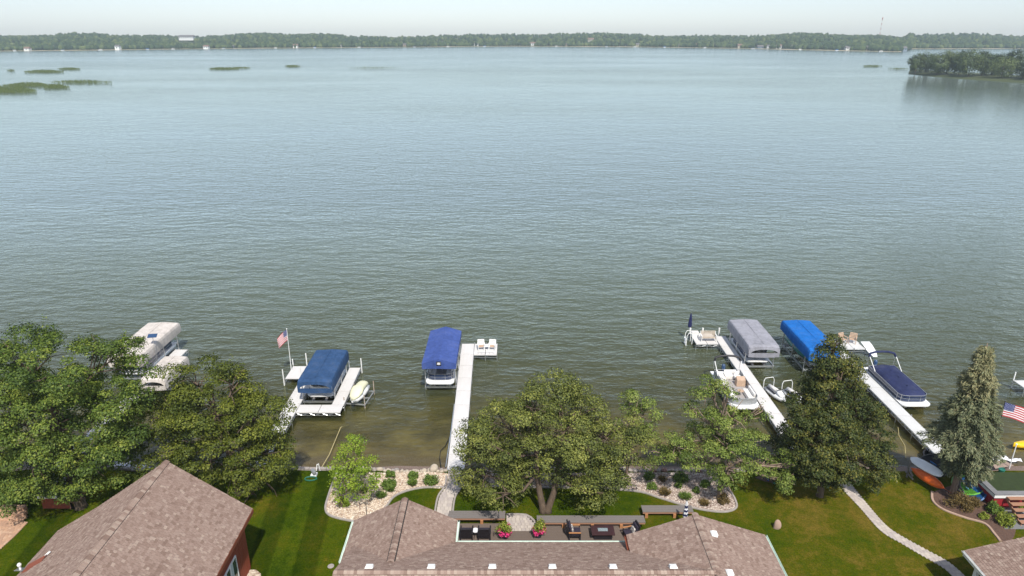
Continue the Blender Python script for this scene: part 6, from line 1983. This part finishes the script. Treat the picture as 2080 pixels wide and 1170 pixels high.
for i, u in enumerate((30, 128, 205, 300, 352, 455, 560, 640, 730, 842, 910, 985, 1130, 1232, 1290, 1350, 1432, 1530, 1625, 1700, 1790)):
    s = [k for k in range(len(SHPX) - 1) if SHPX[k][0] <= u <= SHPX[k + 1][0]][0]
    v = SHPX[s][1] + (SHPX[s + 1][1] - SHPX[s][1]) * (u - SHPX[s][0]) / (SHPX[s + 1][0] - SHPX[s][0]) + 0.35
    g = G(u, v, 0); o = thing('far_boat', 'tiny boat on a lift at the far shore, about %d percent across the picture' % round(u / 20.8), 'boat', g, 0, 'boats along the far shore'); o.scale = (0.7, 0.7, 0.7)
    MB().box(-3.2 - (i % 3), 3.2, -1.3, 1.3, 0.3, 1.3).build('hull', 'hull_white', o)
    MB().box(-3.0, 2.6, -1.3, 1.3, 2.0, 2.9).build('canopy', ('canvas_white', 'canvas_slate', 'canvas_white', 'canvas_bright_blue')[i % 4], o)
    for sx in (-2.6, 2.2):
        MB().box(sx - 0.12, sx + 0.12, -0.12, 0.12, 0, 2.0).build('post', 'aluminium', o)

ORD = 'first second third fourth fifth sixth seventh eighth ninth tenth eleventh twelfth thirteenth fourteenth fifteenth sixteenth seventeenth eighteenth nineteenth twentieth'.split()
ORD += ['twenty-' + w_ for w_ in ORD[:9]] + ['thirtieth'] + ['thirty-' + w_ for w_ in ORD[:9]]
for nm, lab, gp in (('far_house', '%s house on the far shoreline, %s house from the left end', 'houses on the far shore'), ('far_boat', 'tiny boat under a %s cover at the far shore, %s from the left end', 'boats along the far shore')):
    L_ = sorted([o for o in S.objects if o.get('group') == gp and o.parent is None], key=lambda o: o.location.x / o.location.y)
    for k, o in enumerate(L_):
        c_ = {'canvas_white': 'white', 'canvas_slate': 'slate blue', 'canvas_bright_blue': 'bright blue', **NM}[next(ch.data.materials[0].name for ch in o.children if ch.name.split('.')[0] in ('wall', 'canopy'))]
        o['label'] = lab % (c_, ORD[k])

# radio mast
p = AT(1793, 37, 1950.0)
mk = thing('radio_mast', 'thin red and white radio mast rising above the far trees', 'mast', (p.x, p.y, 14))
hm = p.z - 14
for k in range(8):
    MB().add([(math.cos(a) * 0.8, math.sin(a) * 0.8, hm * k / 8) for a in (0, 2.1, 4.2)] + [(math.cos(a) * 0.8, math.sin(a) * 0.8, hm * (k + 1) / 8) for a in (0, 2.1, 4.2)], [(0, 1, 4, 3), (1, 2, 5, 4), (2, 0, 3, 5)]).build('section', 'mast_red' if k % 2 else 'white_paint', mk)
MB().lathe([(1.3, hm - 3), (1.3, hm + 1), (0.1, hm + 3)], 8).build('antenna', 'mast_red', mk)

# far wood: thousands of crowns that read as one mass
ico = bmesh.new(); bmesh.ops.create_icosphere(ico, subdivisions=1, radius=1.0)
iv = np.array([v_.co[:] for v_ in ico.verts]); ff = np.array([[l.index for l in f.verts] for f in ico.faces]); ico.free()
rng = np.random.default_rng(77)
VV, FF, TT = [], [], []
cnt = 0
def crown(x, y_, z, w_, h, t):
    global cnt
    k = 1 + rng.normal(size=(len(iv), 1)) * 0.13
    Q, _r = np.linalg.qr(rng.normal(size=(3, 3)))
    v_ = (iv @ Q) * k * np.array([w_, w_, h]) + np.array([x, y_, z + h * 0.55])
    VV.append(v_); FF.append(ff + cnt); TT.append(np.clip(t + rng.normal(0, 0.10, len(ff)), 0, 1)); cnt += len(iv)
house_x = [(G(u, v, 0).x, w_) for u, v, w_, _ in FH]
_c1, _c2 = G(381, 99.5, 0), G(1200, 94.8, 0)
def clear_at(r_, d):
    return (abs(r_ - _c1.x / _c1.y) < 0.013 and 70 < d < 268) or (abs(r_ - _c2.x / _c2.y) < 0.006 and 40 < d < 112)
for i in range(9500):
    s = rng.uniform(0.06, 0.99)
    row = rng.uniform()
    d = 9 + 10 * rng.uniform() if row < 0.22 else (20 + 480 * rng.uniform() ** 1.5)
    p = shore_at(s)
    y_ = p.y + d; x = p.x * y_ / p.y
    if d < 20 and (any(abs(x - hx) < w_ * 0.42 for hx, w_ in house_x) or rng.uniform() < 0.25): continue
    if clear_at(x / y_, d): continue
    z = hill_z(d, s)
    h = rng.uniform(5.0, 7.0) * (0.75 if d < 20 else 1.0)
    crown(x, y_, z, rng.uniform(3.0, 5.6), h, rng.normal(0.45, 0.27))
V = np.concatenate(VV); Fc = np.concatenate(FF); T_ = np.concatenate(TT)
me = bpy.data.meshes.new('far_wood')
me.vertices.add(len(V)); me.vertices.foreach_set('co', V.reshape(-1))
me.loops.add(len(Fc) * 3); me.loops.foreach_set('vertex_index', Fc.reshape(-1).astype(np.int32))
me.polygons.add(len(Fc)); me.polygons.foreach_set('loop_start', np.arange(0, len(Fc) * 3, 3, dtype=np.int32))
at_ = me.attributes.new('tint', 'FLOAT', 'FACE'); at_.data.foreach_set('value', T_.astype(np.float32))
me.materials.append(M['far_wood']); me.update(calc_edges=True)
fw = bpy.data.objects.new('far_wood', me); COL.objects.link(fw)
tag(fw, 'band of green woods along the whole far shore', 'woods', None, 'stuff')

# ------------------------------------------------------------------ haze over the lake
m, n, out = _nodes('haze_air')
pv = N(n, 'ShaderNodeVolumePrincipled')
pv.inputs['Color'].default_value = (0.78, 0.92, 1.0, 1)
pv.inputs['Density'].default_value = 0.00024
pv.inputs['Anisotropy'].default_value = 0.2
n.links.new(pv.outputs[0], out.inputs['Volume'])
hz = MB().box(-3600, 3600, -310, 2600, -5, 130).build('haze', 'haze_air')
tag(hz, 'thin summer haze over the lake', 'haze', None, 'stuff')
